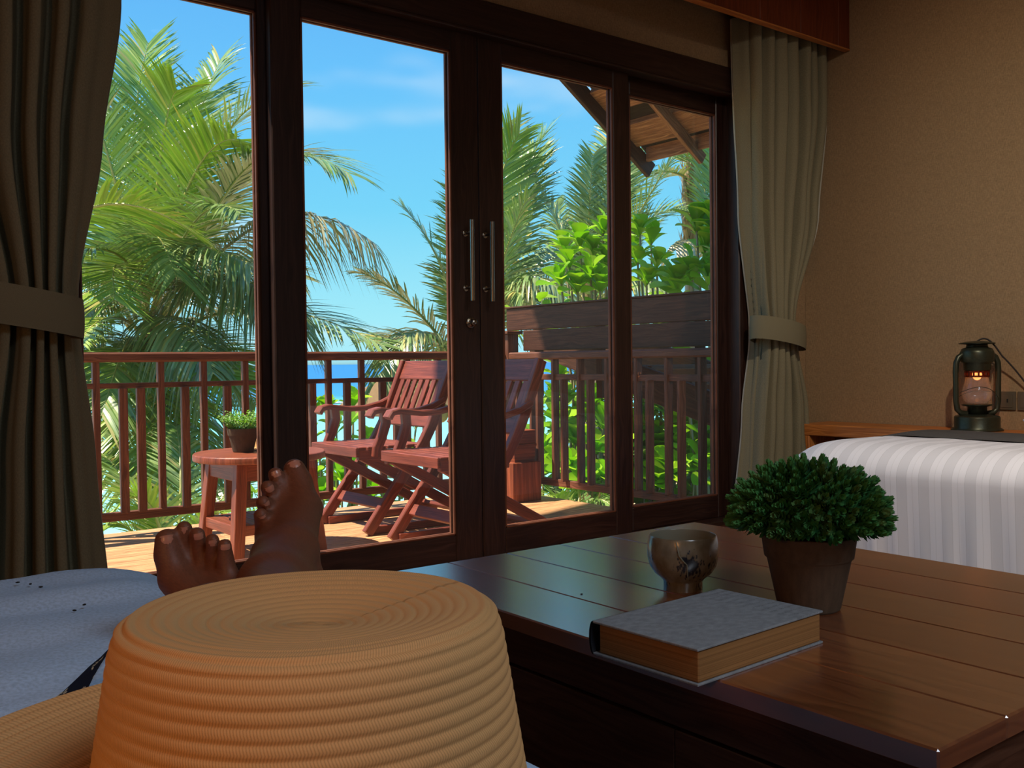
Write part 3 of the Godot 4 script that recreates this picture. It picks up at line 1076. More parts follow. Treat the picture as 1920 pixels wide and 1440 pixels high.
# ---------------------------------------------------------------- daybed, person, hat
func daybed_and_person() -> void:
	var yb := 0.54
	var t := base("daybed", Vector3(-0.26, 0, -0.15), "low daybed under a blue-grey cotton sheet beside the coffee table", "daybed")
	var o := t.position
	var n := noise(91, 1.0, 3)
	var x0 := -0.98
	var x1 := 0.46
	var z0 := -1.43
	var z1 := 1.1
	# sheet: rounded-box height field, wrapped down the sides
	var rows := []
	var N := 120
	var M := 90
	for i in N + 1:
		var row := []
		for j in M + 1:
			var a := i / float(N) * 2.0 - 1.0
			var c := j / float(M) * 2.0 - 1.0
			var q := Vector2(a * 1.16, c * 1.16)
			# inside +-1 is the top; beyond it the cloth turns down the side
			var px := clampf(q.y, -1, 1)
			var pz := clampf(q.x, -1, 1)
			var over := Vector2(q.x - pz, q.y - px)
			var dn := over.length() / 0.16
			var p := Vector3(lerpf(x0, x1, px * 0.5 + 0.5), yb, lerpf(z0, z1, pz * 0.5 + 0.5))
			# round the upper edge
			var ex := minf(p.x - x0, x1 - p.x)
			var ez := minf(p.z - z0, z1 - p.z)
			var r := 0.13
			var dx := clampf(1.0 - ex / r, 0, 1)
			var dz := clampf(1.0 - ez / r, 0, 1)
			var rr := minf(sqrt(dx * dx + dz * dz), 1.0)
			p.y -= 0.075 * (1.0 - sqrt(maxf(0.0, 1.0 - rr * rr)))
			p.y += (0.011 * n.get_noise_2d(p.x * 1.6, p.z * 5.0) + 0.007 * exp(-pow((p.z + 0.80 + 0.05 * p.x) / 0.022, 2))) * (1.0 - rr) + 0.004 * n.get_noise_2d(p.x * 7.0 + 5.0, p.z * 9.0) * (0.4 + rr)
			if dn > 0.0:
				p.y -= dn * 0.30
				p.x += 0.012 * n.get_noise_2d(p.z * 9.0, dn) * dn * signf(over.y)
				p.z += 0.012 * n.get_noise_2d(p.x * 9.0, dn) * dn * signf(over.x)
			row.append(p - o)
		rows.append(row)
	var b := MB.new()
	b.grid(rows, 3.0, 4.0, false, true)
	obj("sheet", b, mats.sheet, t)
	b = MB.new()
	b.bx(Vector3(x0 + 0.03, 0.24, z0 + 0.03) - o, Vector3(x1 - 0.03, 0.45, z1 - 0.03) - o, 0.03)
	obj("mattress", b, mats.pillow, t)
	b = MB.new()
	b.bx(Vector3(x0 + 0.01, 0.12, z0 + 0.01) - o, Vector3(x1 - 0.01, 0.24, z1 - 0.01) - o, 0.005)
	obj("frame", b, mats.door_wood, t)
	for sx in [x0 + 0.06, x1 - 0.06]:
		for sz in [z0 + 0.06, z1 - 0.06]:
			b = MB.new()
			b.bx(Vector3(sx - 0.035, 0.0, sz - 0.035) - o, Vector3(sx + 0.035, 0.12, sz + 0.035) - o, 0.004)
			obj("leg", b, mats.door_wood, t)
	# dark crumbs on the sheet
	var spots := [[78, 1090], [90, 1101]]
	var pts := [Vector3(0.246, 0, -1.29), Vector3(0.256, 0, -1.27), Vector3(0.262, 0, -1.245), Vector3(0.279, 0, -1.12), Vector3(0.264, 0, -1.10)]
	for k in pts.size():
		var cb := MB.new()
		cb.lathe(Transform3D(Basis(Vector3.UP, k * 1.3) * Basis.from_scale(Vector3(1.6, 0.8, 1.0)), Vector3.ZERO), [Vector2(0.0004, -0.0012), Vector2(0.0016, -0.0006), Vector2(0.0016, 0.0006), Vector2(0.0004, 0.0012)], 7)
		var m := obj("leaf_crumb", cb, mats.crumb)
		m.position = pts[k] + Vector3(0, yb + 0.001, 0)
		tag(m, "tiny dark crumb lying on the blue-grey sheet", "crumb", "crumbs on the daybed sheet")

	# ---- the person whose feet are stretched towards the window
	var P := {
		"m1": Vector3(0.304, 0.603, -0.899), "i1": Vector3(0.301, 0.624, -0.909), "t1": Vector3(0.300, 0.638, -0.910),
		"m2": Vector3(0.319, 0.601, -0.900), "p2": Vector3(0.318, 0.627, -0.908), "t2": Vector3(0.315, 0.648, -0.905),
		"m3": Vector3(0.327, 0.602, -0.887), "p3": Vector3(0.327, 0.626, -0.894), "t3": Vector3(0.323, 0.643, -0.892),
		"m4": Vector3(0.333, 0.602, -0.870), "p4": Vector3(0.333, 0.625, -0.877), "t4": Vector3(0.330, 0.639, -0.874),
		"m5": Vector3(0.338, 0.601, -0.854), "p5": Vector3(0.336, 0.622, -0.858), "t5": Vector3(0.335, 0.636, -0.857),
		"mid": Vector3(0.314, 0.578, -0.853), "lat": Vector3(0.321, 0.581, -0.835), "ank": Vector3(0.290, 0.590, -0.770), "heel": Vector3(0.317, 0.566, -0.830)}
	var right := [
		[P.m1, P.i1, 0.0145, 0.0115], [P.i1, P.t1, 0.0118, 0.0105],
		[P.m2, P.p2, 0.0105, 0.0070], [P.p2, P.t2, 0.0068, 0.0070],
		[P.m3, P.p3, 0.0100, 0.0066], [P.p3, P.t3, 0.0064, 0.0066],
		[P.m4, P.p4, 0.0100, 0.0064], [P.p4, P.t4, 0.0062, 0.0064],
		[P.m5, P.p5, 0.0105, 0.0064], [P.p5, P.t5, 0.0062, 0.0064],
		[P.m1, P.mid, 0.0145, 0.020], [P.m2, P.mid, 0.012, 0.020], [P.m3, P.mid, 0.012, 0.020], [P.m4, P.lat, 0.012, 0.018], [P.m5, P.lat, 0.012, 0.018],
		[P.mid, P.ank, 0.022, 0.031], [P.lat, P.ank, 0.020, 0.030], [P.mid, P.heel, 0.022, 0.026], [P.lat, P.heel, 0.020, 0.026], [P.heel, P.ank, 0.026, 0.030]]
	var L := {
		"ank": Vector3(0.351, 0.608, -0.786), "heel": Vector3(0.397, 0.582, -0.826),
		"m1": Vector3(0.431, 0.656, -0.890), "i1": Vector3(0.438, 0.679, -0.917), "t1": Vector3(0.437, 0.692, -0.925),
		"m2": Vector3(0.420, 0.653, -0.899), "p2": Vector3(0.419, 0.675, -0.919), "t2": Vector3(0.415, 0.689, -0.923),
		"m3": Vector3(0.410, 0.646, -0.900), "p3": Vector3(0.408, 0.666, -0.915), "t3": Vector3(0.402, 0.678, -0.913),
		"m4": Vector3(0.399, 0.640, -0.896), "p4": Vector3(0.398, 0.657, -0.906), "t4": Vector3(0.392, 0.665, -0.902),
		"m5": Vector3(0.391, 0.632, -0.889), "p5": Vector3(0.388, 0.647, -0.892), "t5": Vector3(0.384, 0.655, -0.889),
		"nav": Vector3(0.390, 0.627, -0.833), "lat": Vector3(0.377, 0.622, -0.843)}
	var left := [
		[L.m1, L.i1, 0.0165, 0.0125], [L.i1, L.t1, 0.0128, 0.0112],
		[L.m2, L.p2, 0.0115, 0.0076], [L.p2, L.t2, 0.0074, 0.0074],
		[L.m3, L.p3, 0.0110, 0.0072], [L.p3, L.t3, 0.0070, 0.0070],
		[L.m4, L.p4, 0.0105, 0.0068], [L.p4, L.t4, 0.0067, 0.0067],
		[L.m5, L.p5, 0.0105, 0.0067], [L.p5, L.t5, 0.0066, 0.0067],
		[L.m1, L.nav, 0.0165, 0.022], [L.m2, L.nav, 0.013, 0.020], [L.m3, L.nav, 0.012, 0.020], [L.m4, L.lat, 0.012, 0.019], [L.m5, L.lat, 0.0115, 0.019],
		[L.nav, L.ank, 0.023, 0.031], [L.lat, L.ank, 0.021, 0.030], [L.nav, L.heel, 0.020, 0.026], [L.lat, L.heel, 0.018, 0.025], [L.heel, L.ank, 0.027, 0.031]]
	var skin := MB.new()
	var shin_r := [P.ank, Vector3(0.230, 0.575, -0.58), 0.029, 0.037]
	var shin_l := [L.ank, Vector3(0.262, 0.588, -0.60), 0.029, 0.036]
	nets(skin, right + [[P.ank, P.ank.lerp(shin_r[1], 0.30), 0.029, 0.032]], 0.0026, 420.0)
	nets(skin, left + [[L.ank, L.ank.lerp(shin_l[1], 0.30), 0.029, 0.032]], 0.0026, 420.0)
	var body := [
		[P.ank.lerp(shin_r[1], 0.25), shin_r[1], 0.0295, 0.040], [shin_r[1], Vector3(0.205, 0.570, -0.36), 0.037, 0.036],
		[L.ank.lerp(shin_l[1], 0.25), shin_l[1], 0.0295, 0.038], [shin_l[1], Vector3(0.085, 0.570, -0.38), 0.036, 0.036],
		[Vector3(0.205, 0.570, -0.36), Vector3(0.10, 0.600, 0.08), 0.037, 0.060], [Vector3(0.085, 0.570, -0.38), Vector3(-0.08, 0.600, 0.05), 0.037, 0.060],
		[Vector3(0.09, 0.615, 0.14), Vector3(-0.07, 0.615, 0.13), 0.075, 0.075], [Vector3(0.01, 0.625, 0.16), Vector3(-0.03, 0.65, 0.42), 0.085, 0.10]]
	nets(skin, body, 0.009, 110.0)
	var per := base("person", Vector3(0.15, yb, -0.4), "person in a navy floral dress stretched out with bare ankles crossed towards the window", "person")
	var bodym := obj("body", shiftmb(skin, -per.position), mats.skin, per)
	# nails
	for q in [[P.t1, P.i1, 0.0105, 1.0], [P.t2, P.p2, 0.0068, 0.62], [P.t3, P.p3, 0.0065, 0.58], [P.t4, P.p4, 0.0062, 0.55], [P.t5, P.p5, 0.0062, 0.5], [L.t1, L.i1, 0.0112, 1.0], [L.t2, L.p2, 0.0074, 0.62], [L.t3, L.p3, 0.0070, 0.58], [L.t4, L.p4, 0.0067, 0.55], [L.t5, L.p5, 0.0067, 0.5]]:
		var ax: Vector3 = (q[0] - q[1]).normalized()
		var dor := Vector3(-0.30, 0.45, 1.0)
		if q[0].x < 0.345 and q[0].y < 0.652: dor = Vector3(-0.25, 0.35, 1.0)
		dor = (dor - ax * dor.dot(ax)).normalized()
		var sd := ax.cross(dor)
		var rows2 := []
		for i in 6:
			var r2 := []
			for j in 7:
				var u := (j / 6.0 * 2 - 1)
				var vv := i / 5.0
				var an := u * 0.85
				var rr: float = q[2] + 0.0006
				var c0: Vector3 = q[0] + ax * (lerpf(-0.5, 0.55, vv) * 0.0105 * q[3] * (1.0 - 0.15 * u * u))
				r2.append(c0 + (dor * cos(an) + sd * sin(an) * 0.85) * rr * (1.0 if vv < 0.8 else 0.93) - per.position)
			rows2.append(r2)
		var nb := MB.new()
		nb.grid(rows2, 1, 1)
		obj("toenail", nb, mats.nail, bodym)
	# dress skirt draped over thighs and knees onto the sheet
	var sk := []
	for i in 61:
		var zc := lerpf(0.30, -0.80, i / 60.0)
		var row := []
		for j in 33:
			var u := j / 32.0
			var z: float = zc if zc > -0.5 else lerpf(-0.5, lerpf(-0.90, -0.72, smoothstep(0.0, 0.25, u)), (-0.5 - zc) / 0.30)
			var lx := maxf(0.172 - 0.64 * (z + 0.784), -0.21)
			var rx := lerpf(0.21, 0.335, smoothstep(0.3, -0.80, z))
			var hgt := 0.120 if z > 0.0 else lerpf(0.120, 0.058, smoothstep(0.0, -0.22, z))
			var x := lerpf(lx, rx, u)
			# close over the legs, flat out to the left
			var leg := lerpf(0.02, 0.27, smoothstep(0.3, -0.8, z))
			var wd := lerpf(0.19, 0.085, smoothstep(0.0, -0.7, z))
			var q := clampf(absf(x - leg) / wd, 0.0, 1.0)
			var y := yb + 0.010 + hgt * pow(maxf(0.0, 1.0 - pow(q, 2.6)), 0.8) * lerpf(1.0, smoothstep(0.0, 0.45, u), smoothstep(-0.35, -0.6, z)) * (1.0 - 0.5 * smoothstep(-0.70, -0.86, z)) + 0.004 * n.get_noise_2d(u * 5.0, z * 12.0)
			row.append(Vector3(x, y, z) - per.position)
		sk.append(row)
	var db := MB.new()
	db.grid(sk, 1.0, 1.6)
	obj("dress", db, mats.dress, per)

	# ---- straw hat on the lap
	var hat := base("straw_hat", Vector3(0.1845, 0.625, -0.3745), "large tan braided straw sun hat resting on the person's lap", "hat")
	var pts2 := [Vector2(0.0005, 0.0645), Vector2(0.020, 0.0655), Vector2(0.045, 0.069), Vector2(0.063, 0.0722), Vector2(0.073, 0.0725), Vector2(0.078, 0.069), Vector2(0.0805, 0.061), Vector2(0.0845, 0.035), Vector2(0.0890, 0.006), Vector2(0.0915, -0.010), Vector2(0.0935, -0.015), Vector2(0.099, -0.018)]
	var pts3 := [Vector2(0.099, -0.018), Vector2(0.12, -0.018), Vector2(0.15, -0.019), Vector2(0.178, -0.022)]
	obj("crown", ringed(pts2, 0.0054, 0.0014, Vector2(0.006, -0.002)), mats.straw, hat)
	obj("brim", ringed(pts3, 0.0058, 0.0014, Vector2.ZERO, 0.058), mats.straw, hat)

# turned straw: a profile with a rounded rib for every row of braid
func ringed(prof: Array, pitch: float, amp: float, dent: Vector2, sag := 0.0) -> MB:
	var line := []
	var acc := 0.0
	for i in prof.size() - 1:
		var a: Vector2 = prof[i]
		var e: Vector2 = prof[i + 1]
		var steps := maxi(1, int(a.distance_to(e) / (pitch / 7.0)))
		for k in steps:
			line.append([a.lerp(e, k / float(steps)), acc + a.distance_to(e) * k / steps])
		acc += a.distance_to(e)
	line.append([prof[-1], acc])
	var rows := []
	for i in line.size():
		var p: Vector2 = line[i][0]
		var tg: Vector2 = (line[mini(i + 2, line.size() - 1)][0] - line[maxi(i - 2, 0)][0]).normalized()
		var nn := Vector2(-tg.y, tg.x)
		var ph: float = fposmod(line[i][1] / pitch, 1.0)
		p += nn * amp * (0.55 if p.y > 0.0 and tg.y > -0.15 and prof.size() > 8 else 1.0) * (sqrt(maxf(0.0, 1.0 - pow(ph * 2 - 1, 2))) - 0.6)
		var row := []
		for j in 150:
			var an := TAU * j / 150.0
			var wob := 1.0 + 0.006 * sin(an * 3.0 + 1.0) + 0.004 * sin(an * 5.0)
			var d := Vector3(cos(an) * p.x * wob, p.y, -sin(an) * p.x * wob)
			if dent != Vector2.ZERO and p.y > 0.05:
				d.y += dent.y * cos(an - 0.7) * (1.0 - p.x / 0.09)
			if sag > 0.0:
				d.y -= sag * smoothstep(-0.45, 0.55, d.normalized().dot(Vector3(0.85, 0, 0.53))) * pow(clampf((p.x - prof[0].x) / 0.08, 0.0, 1.0), 0.7)
				d.y += 0.026 * smoothstep(0.1, -0.6, d.normalized().dot(Vector3(0.85, 0, 0.53))) * clampf((p.x - prof[0].x) / 0.08, 0.0, 1.0)
			row.append(d)
		rows.append(row)
	var b := MB.new()
	b.grid(rows, 110.0, acc / (pitch * 2.0), true)
	return b

# ---------------------------------------------------------------- coffee table and what stands on it
func coffee_table() -> void:
	var x0 := 0.895
	var x1 := 1.735
	var z0 := -1.53
	var z1 := -0.482
	var H := 0.42
	var t := base("coffee_table", Vector3((x0 + x1) / 2, 0, (z0 + z1) / 2), "low chest-like coffee table of varnished reddish brown boards", "coffee table")
	var o := t.position
	var n := 6
	var w := (x1 - x0) / n
	var ms := ["table_wood", "table_wood_light", "table_wood", "table_wood_light", "table_wood_red", "table_wood"]
	for i in n:
		var b := MB.new()
		b.bx(Vector3(x0 + w * i + 0.0005, H - 0.026, z0) - o, Vector3(x0 + w * (i + 1) - 0.0005, H, z1) - o, 0.0022, i * 0.41)
		obj("top_board", b, mats[ms[i]], t)
	var ap := MB.new()
	ap.bx(Vector3(x0 + 0.012, 0.338, z0 + 0.012) - o, Vector3(x1 - 0.012, H - 0.026, z1 - 0.012) - o, 0.002)
	obj("apron", ap, mats.table_side, t)
	var core := MB.new()
	core.bx(Vector3(x0 + 0.03, 0.06, z0 + 0.03) - o, Vector3(x1 - 0.03, 0.338, z1 - 0.03) - o, 0.0)
	var carcass := obj("carcass", core, mats.socket_dark, t)
	for k in 3:
		var zz := lerpf(z0 + 0.014, z1 - 0.014, k / 3.0)
		var ze := lerpf(z0 + 0.014, z1 - 0.014, (k + 1) / 3.0)
		for sx in [x0 + 0.012, x1 - 0.030]:
			var b := MB.new()
			b.bx(Vector3(sx, 0.062, zz + 0.0004) - o, Vector3(sx + 0.018, 0.3335, ze - 0.0004) - o, 0.0012, k * 0.7)
			obj("side_panel", b, mats.table_side, carcass)
	for sz in [z0 + 0.012, z1 - 0.030]:
		for k in 2:
			var b := MB.new()
			b.bx(Vector3(lerpf(x0 + 0.03, x1 - 0.03, k / 2.0) + 0.0004, 0.062, sz) - o, Vector3(lerpf(x0 + 0.03, x1 - 0.03, (k + 1) / 2.0) - 0.0004, 0.3335, sz + 0.018) - o, 0.0012, k * 0.7)
			obj("end_panel", b, mats.table_side, carcass)
	var pl := MB.new()
	pl.bx(Vector3(x0 + 0.03, 0.0, z0 + 0.03) - o, Vector3(x1 - 0.03, 0.06, z1 - 0.03) - o, 0.003)
	obj("plinth", pl, mats.table_side, t)
	var sp := MB.new()
	sp.lathe(Transform3D(Basis.from_scale(Vector3(1.5, 1, 1)), Vector3.ZERO), [Vector2(0.0004, 0.0), Vector2(0.002, 0.0008), Vector2(0.0004, 0.0016)], 8)
	var sm := obj("crumb", sp, mats.crumb)
	sm.position = Vector3(1.057, H, -1.175)
	tag(sm, "single dark speck lying on the glossy tabletop near the cup", "crumb")

	# book, its spine hanging over the table's edge
	var bk := base("book", Vector3(0.984, H, -0.843), "thick old hardback book with worn grey cover lying shut on the table", "book")
	bk.rotation.y = 0.04
	var hx := 0.131
	var hz := 0.086
	var th := 0.044
	# page block, hollow fore-edge at +x... spine towards the window
	var pg := MB.new()
	pg.box(tf(Vector3(0.0, th / 2, 0.003)), Vector3(hx * 2 - 0.008, th - 0.006, hz * 2 - 0.010), 0.0015)
	for i in pg.uv.size(): pg.uv[i] = Vector2(pg.v[i].x * 4.0 + pg.v[i].z, pg.v[i].y * 22.0)
	obj("page_block", pg, mats.book_pages, bk)
	for y in [0.0015, th - 0.0015]:
		var cv := MB.new()
		cv.box(tf(Vector3(0, y, 0)), Vector3(hx * 2, 0.003, hz * 2), 0.0009)
		for i in cv.uv.size(): cv.uv[i] = Vector2(cv.v[i].x / (2 * hx) + 0.5, cv.v[i].z / (2 * hz) + 0.5)
		obj("cover", cv, mats.book_cover, bk)
	var spn := []
	for i in 9:
		var a := PI * i / 8.0
		spn.append([Vector3(-hx, th / 2 + cos(a) * th / 2, -hz - sin(a) * 0.007), Vector3(hx, th / 2 + cos(a) * th / 2, -hz - sin(a) * 0.007)])
	var sb := MB.new()
	sb.grid(spn, 1, 1)
	var spi := []
	for r in spn: spi.append([r[0] + Vector3(0, 0, 0.003), r[1] + Vector3(0, 0, 0.003)])
	sb.grid(spi, 1, 1)
	obj("spine", sb, mats.book_spine, bk)

	# tea bowl
	var cup := base("tea_bowl", Vector3(1.212, H, -1.095), "round glazed tea bowl with dark blue brushed flower beside the book", "bowl")
	var c := MB.new()
	c.lathe(tf(Vector3.ZERO), [Vector2(0.001, 0.004), Vector2(0.026, 0.004), Vector2(0.028, 0.0), Vector2(0.032, 0.0), Vector2(0.032, 0.014), Vector2(0.036, 0.019), Vector2(0.047, 0.028), Vector2(0.055, 0.040), Vector2(0.0585, 0.054), Vector2(0.0590, 0.066), Vector2(0.0580, 0.078), Vector2(0.0560, 0.088), Vector2(0.0545, 0.0905)], 48, 1.0, 1.0)
	cup.rotation.y = 0.4
	var cbody := obj("body", c, mats.cup_glaze, cup)
	c = MB.new()
	c.lathe(tf(Vector3.ZERO), [Vector2(0.0545, 0.0905), Vector2(0.0530, 0.0895), Vector2(0.0535, 0.078), Vector2(0.054, 0.060), Vector2(0.050, 0.040), Vector2(0.036, 0.025), Vector2(0.001, 0.020)], 48)
	obj("inside", c, mats.cup_inside, cup)
	# raised crackle line of glaze running down from the lip
	var gz := []
	for i in 9:
		var q := [Vector2(0.0565, 0.088), Vector2(0.0592, 0.078), Vector2(0.0602, 0.066), Vector2(0.0597, 0.058), Vector2(0.0590, 0.052), Vector2(0.0570, 0.043), Vector2(0.0540, 0.036), Vector2(0.050, 0.030), Vector2(0.046, 0.026)][i] as Vector2
		var an: float = 2.15 - 0.4 + [0.0, 0.05, 0.1, 0.2, 0.3, 0.32, 0.33, 0.35, 0.38][i] - 4.75
		gz.append(Vector3(cos(an) * q.x, q.y, -sin(an) * q.x))
	c = MB.new()
	c.tube(gz, 0.0011, 6)
	obj("glaze_run", c, mats.cup_inside, cbody)

	# potted artificial plant
	potted(Vector3(1.262, H, -0.885), 1.0)

func potted(at: Vector3, s: float) -> void:
	var p := base("potted_plant", at, "dense dark green dome plant in a brown clay pot on the coffee table", "potted plant")
	var b := MB.new()
	b.lathe(tf(Vector3.ZERO), [Vector2(0.001, 0.0), Vector2(0.044, 0.0), Vector2(0.0465, 0.003), Vector2(0.0625, 0.078), Vector2(0.066, 0.080), Vector2(0.0705, 0.112), Vector2(0.0695, 0.114), Vector2(0.066, 0.114), Vector2(0.063, 0.100), Vector2(0.001, 0.100)], 48)
	var potm := obj("pot", b, mats.terracotta, p)
	b = MB.new()
	b.lathe(tf(Vector3.ZERO), [Vector2(0.0635, 0.103), Vector2(0.03, 0.109), Vector2(0.001, 0.110)], 24)
	obj("soil", b, mats.soil, potm)
	# five kinds of sprig: whorls of short blunt leaves round a stem
	var kinds := []
	for k in 5:
		var m := MB.new()
		m.col = Color(0.03, 0.06, 0.015)
		m.tube([Vector3.ZERO, Vector3(0, 0.036, 0)], 0.0012, 4)
		for ring in 6:
			for j in 7:
				var a := TAU * (j + ring * 0.5) / 7 + rng.randf() * 0.3
				var tilt := lerpf(1.15, 0.30, ring / 5.0) + rng.randf_range(-0.12, 0.12)
				var d := Vector3(cos(a) * sin(tilt), cos(tilt), sin(a) * sin(tilt))
				var L := lerpf(0.016, 0.010, ring / 5.0)
				var p0 := Vector3(0, 0.012 + ring * 0.0048, 0)
				m.col = Color(0.022, 0.125, 0.04).lerp(Color(0.085, 0.27, 0.075), clampf(ring / 5.0 * 0.8 + rng.randf() * 0.2, 0, 1)) if k < 4 else Color(0.05, 0.13, 0.03).lerp(Color(0.12, 0.25, 0.08), ring / 5.0)
				m.blade([p0, p0 + d * L * 0.4, p0 + d * L * 0.8, p0 + d * L + Vector3.UP * 0.002], [0.0010, 0.0026, 0.0026, 0.0004], Vector3(-d.x * 0.4, 1, -d.z * 0.4).normalized())
		kinds.append(m.mesh())
	var core := MB.new()
	var pr := []
	for q in 9: pr.append(Vector2(maxf(0.001, sin(PI * q / 8.0)) * 0.070, 0.140 - cos(PI * q / 8.0) * 0.042))
	core.lathe(tf(Vector3.ZERO), pr, 20)
	obj("dark_core", core, mats.soil, p)  # dark core closing the gaps behind the sprigs
	var num := 250
	for i in num:
		var y := 1.0 - 1.16 * (i + 0.5) / num
		var r := sqrt(1.0 - y * y)
		var a := i * 2.39996
		var d := Vector3(cos(a) * r, y, sin(a) * r)
		var o := MeshInstance3D.new()
		o.mesh = kinds[rng.randi() % 5]
		o.set_surface_override_material(0, mats.sprig)
		o.name = "sprig" if i == 0 else "sprig_%03d" % i
		p.add_child(o, true)
		var dd := (d * Vector3(1, 0.85, 1) + Vector3(rng.randf_range(-0.2, 0.2), rng.randf_range(-0.1, 0.2), rng.randf_range(-0.2, 0.2))).normalized()
		var sx := dd.cross(Vector3(0.3, 0.2, 1)).normalized()
		var sc := rng.randf_range(0.95, 1.25)
		o.transform = Transform3D(Basis(sx, dd, sx.cross(dd)) * Basis.from_scale(Vector3(sc, sc, sc)), Vector3(0, 0.136, 0) + d * Vector3(0.073, 0.046, 0.073))

# ---------------------------------------------------------------- bed, ledge, lantern, sockets
func bed_side() -> void:
	var t := base("bed", Vector3(3.55, 0, -1.2), "bed with white satin-striped duvet tucked at the foot", "bed")
	var o := t.position
	var xf := 2.95
	var xh := 4.12
	var za := -2.23
	var zb := 0.35
	var top := 0.505
	var n := noise(17, 1.0, 3)
	# duvet: section across z (two sides), run along x from foot face over the top
	var rows := []
	for i in 131:
		var z := lerpf(za, zb, i / 130.0)
		var e := minf(z - za, zb - z)
		var r := 0.22
		var k := clampf(1.0 - e / r, 0, 1)
		var drop := 0.12 * (1.0 - sqrt(maxf(0.0, 1.0 - k * k)))
		var ins := 0.07 * (1.0 - sqrt(maxf(0.0, 1.0 - k * k * 0.99)))
		var row := []
		# foot face from the hem up, round the edge, along the top
		for j in 13:
			var s := j / 12.0
			var pull := 0.010 * (1.0 - s) * n.get_noise_2d(z * 16.0, 1.0) * 1.5
			row.append(Vector3(xf + ins + pull + 0.018 * (1.0 - s), lerpf(0.10, top - 0.10 - drop, s), z) - o)
		for j in range(1, 9):
			var a := PI / 2 * j / 8.0
			row.append(Vector3(xf + ins + 0.16 * (1 - cos(a)), top - 0.10 - drop + 0.10 * sin(a), z) - o)
		for j in range(1, 21):
			var s := j / 20.0
			row.append(Vector3(lerpf(xf + ins + 0.16, xh, s), top - drop - 0.028 * s * s + 0.006 * n.get_noise_2d(s * 4.0, z * 3.0), z) - o)
		rows.append(row)
	# close the window side
	var side := []
	for p in rows[0]: side.append(Vector3(p.x + 0.02, 0.10 - o.y, p.z))
	var side2 := []
	for p in rows[130]: side2.append(Vector3(p.x + 0.02, 0.10 - o.y, p.z))
	var b := MB.new()
	b.grid([side] + rows + [side2], 1.0, 1.0, false, true)
	for i in b.uv.size(): b.uv[i] = Vector2((b.v[i].z) / 0.076, 0.5)
	obj("duvet", b, mats.duvet, t)
	b = MB.new()
	b.bx(Vector3(xf + 0.13, 0.0, za + 0.13) - o, Vector3(xh, 0.30, zb - 0.10) - o, 0.01)
	obj("bed_base", b, mats.bed_base, t)
	# grey runner folded across the foot
	b = MB.new()
	var tr := []
	for i in 61:
		var z := lerpf(za + 0.12, zb - 0.05, i / 60.0)
		var row := []
		for j in 9:
			var s := j / 8.0
			var y := top + 0.004 + 0.016 * pow(sin(PI * clampf(s, 0.0, 1.0)), 0.25) - 0.012 * smoothstep(0.0, 0.08, 1.0 - i / 60.0) * 0.0 - 0.028 * pow((lerpf(3.42, 3.80, s) - 3.11) / 1.01, 2)
			if i < 3: y -= 0.008 * (3 - i)
			row.append(Vector3(lerpf(3.42, 3.80, s), y + 0.002 * n.get_noise_2d(s * 6.0, z * 5.0), z))
		tr.append(row)
	b.grid(tr, 1.0, 4.0, false, true)
	var thr := obj("bed_runner", b, mats.throw)
	tag(thr, "grey woven runner laid across the white bed", "bed runner")
	# pillow
	var pw := MB.new()
	var pr := []
	for i in 25:
		var row := []
		for j in 32:
			var a := TAU * j / 32.0
			var s := i / 24.0
			var zz := lerpf(-0.32, 0.32, s)
			var f := pow(maxf(0.0, 1.0 - pow(absf(s * 2 - 1), 2.6)), 0.5)
			row.append(Vector3(cos(a) * 0.15 * (0.35 + 0.65 * f), 0.062 + sin(a) * 0.062 * f, zz))
		pr.append(row)
	pw.grid(pr, 1.0, 1.0, true)
	var pil := obj("pillow", pw, mats.pillow)
	pil.position = Vector3(3.96, 0.490, -1.44)
	tag(pil, "white pillow at the head of the bed in front of the lantern shelf", "pillow")

	# timber ledge along the wall
	var l := base("wall_shelf", Vector3(4.27, 0, -1.5), "honey-coloured wooden bedside shelf along the wall behind the bed", "shelf")
	var lo := l.position
	b = MB.new()
	b.bx(Vector3(4.14, 0.418, -2.96) - lo, Vector3(4.396, 0.475, 0.6) - lo, 0.004)
	obj("shelf_top", b, mats.ledge_wood, l)
	b = MB.new()
	b.bx(Vector3(4.142, 0.0, -2.957) - lo, Vector3(4.396, 0.418, -2.90) - lo, 0.004)
	obj("end_panel", b, mats.ledge_wood, l)
	b = MB.new()
	b.bx(Vector3(4.142, 0.0, 0.54) - lo, Vector3(4.396, 0.418, 0.597) - lo, 0.004)
	obj("end_panel", b, mats.ledge_wood, l)
	b = MB.new()
	b.bx(Vector3(4.36, 0.0, -2.90) - lo, Vector3(4.378, 0.418, 0.54) - lo, 0.002)
	obj("back_panel", b, mats.pelmet_wood, l)

	lantern(Vector3(4.268, 0.475, -2.118))
	# sockets on the wall and the lantern's flex
	for k in 2:
		var s := base("socket_plate", Vector3(XR, 0.562, -2.060 + k * 0.112), ["brown two-gang wall socket plate just right of the lantern", "brown wall socket plate at the right edge, where the flex is plugged in"][k], "wall socket", "socket plates above the shelf")
		b = MB.new()
		b.bx(Vector3(-0.010, 0.0, -0.052), Vector3(0.0, 0.083, 0.052), 0.003)
		var plate := obj("plate", b, mats.socket, s)
		b = MB.new()
		b.bx(Vector3(-0.0125, 0.012, -0.040), Vector3(-0.010, 0.071, 0.040), 0.001)
		obj("insert", b, mats.socket, plate)
		b = MB.new()
		for q in [-0.018, 0.018]: b.bx(Vector3(-0.0132, 0.034, q - 0.003), Vector3(-0.0120, 0.050, q + 0.003), 0.0003)
		obj("slot", b, mats.socket_dark, plate)

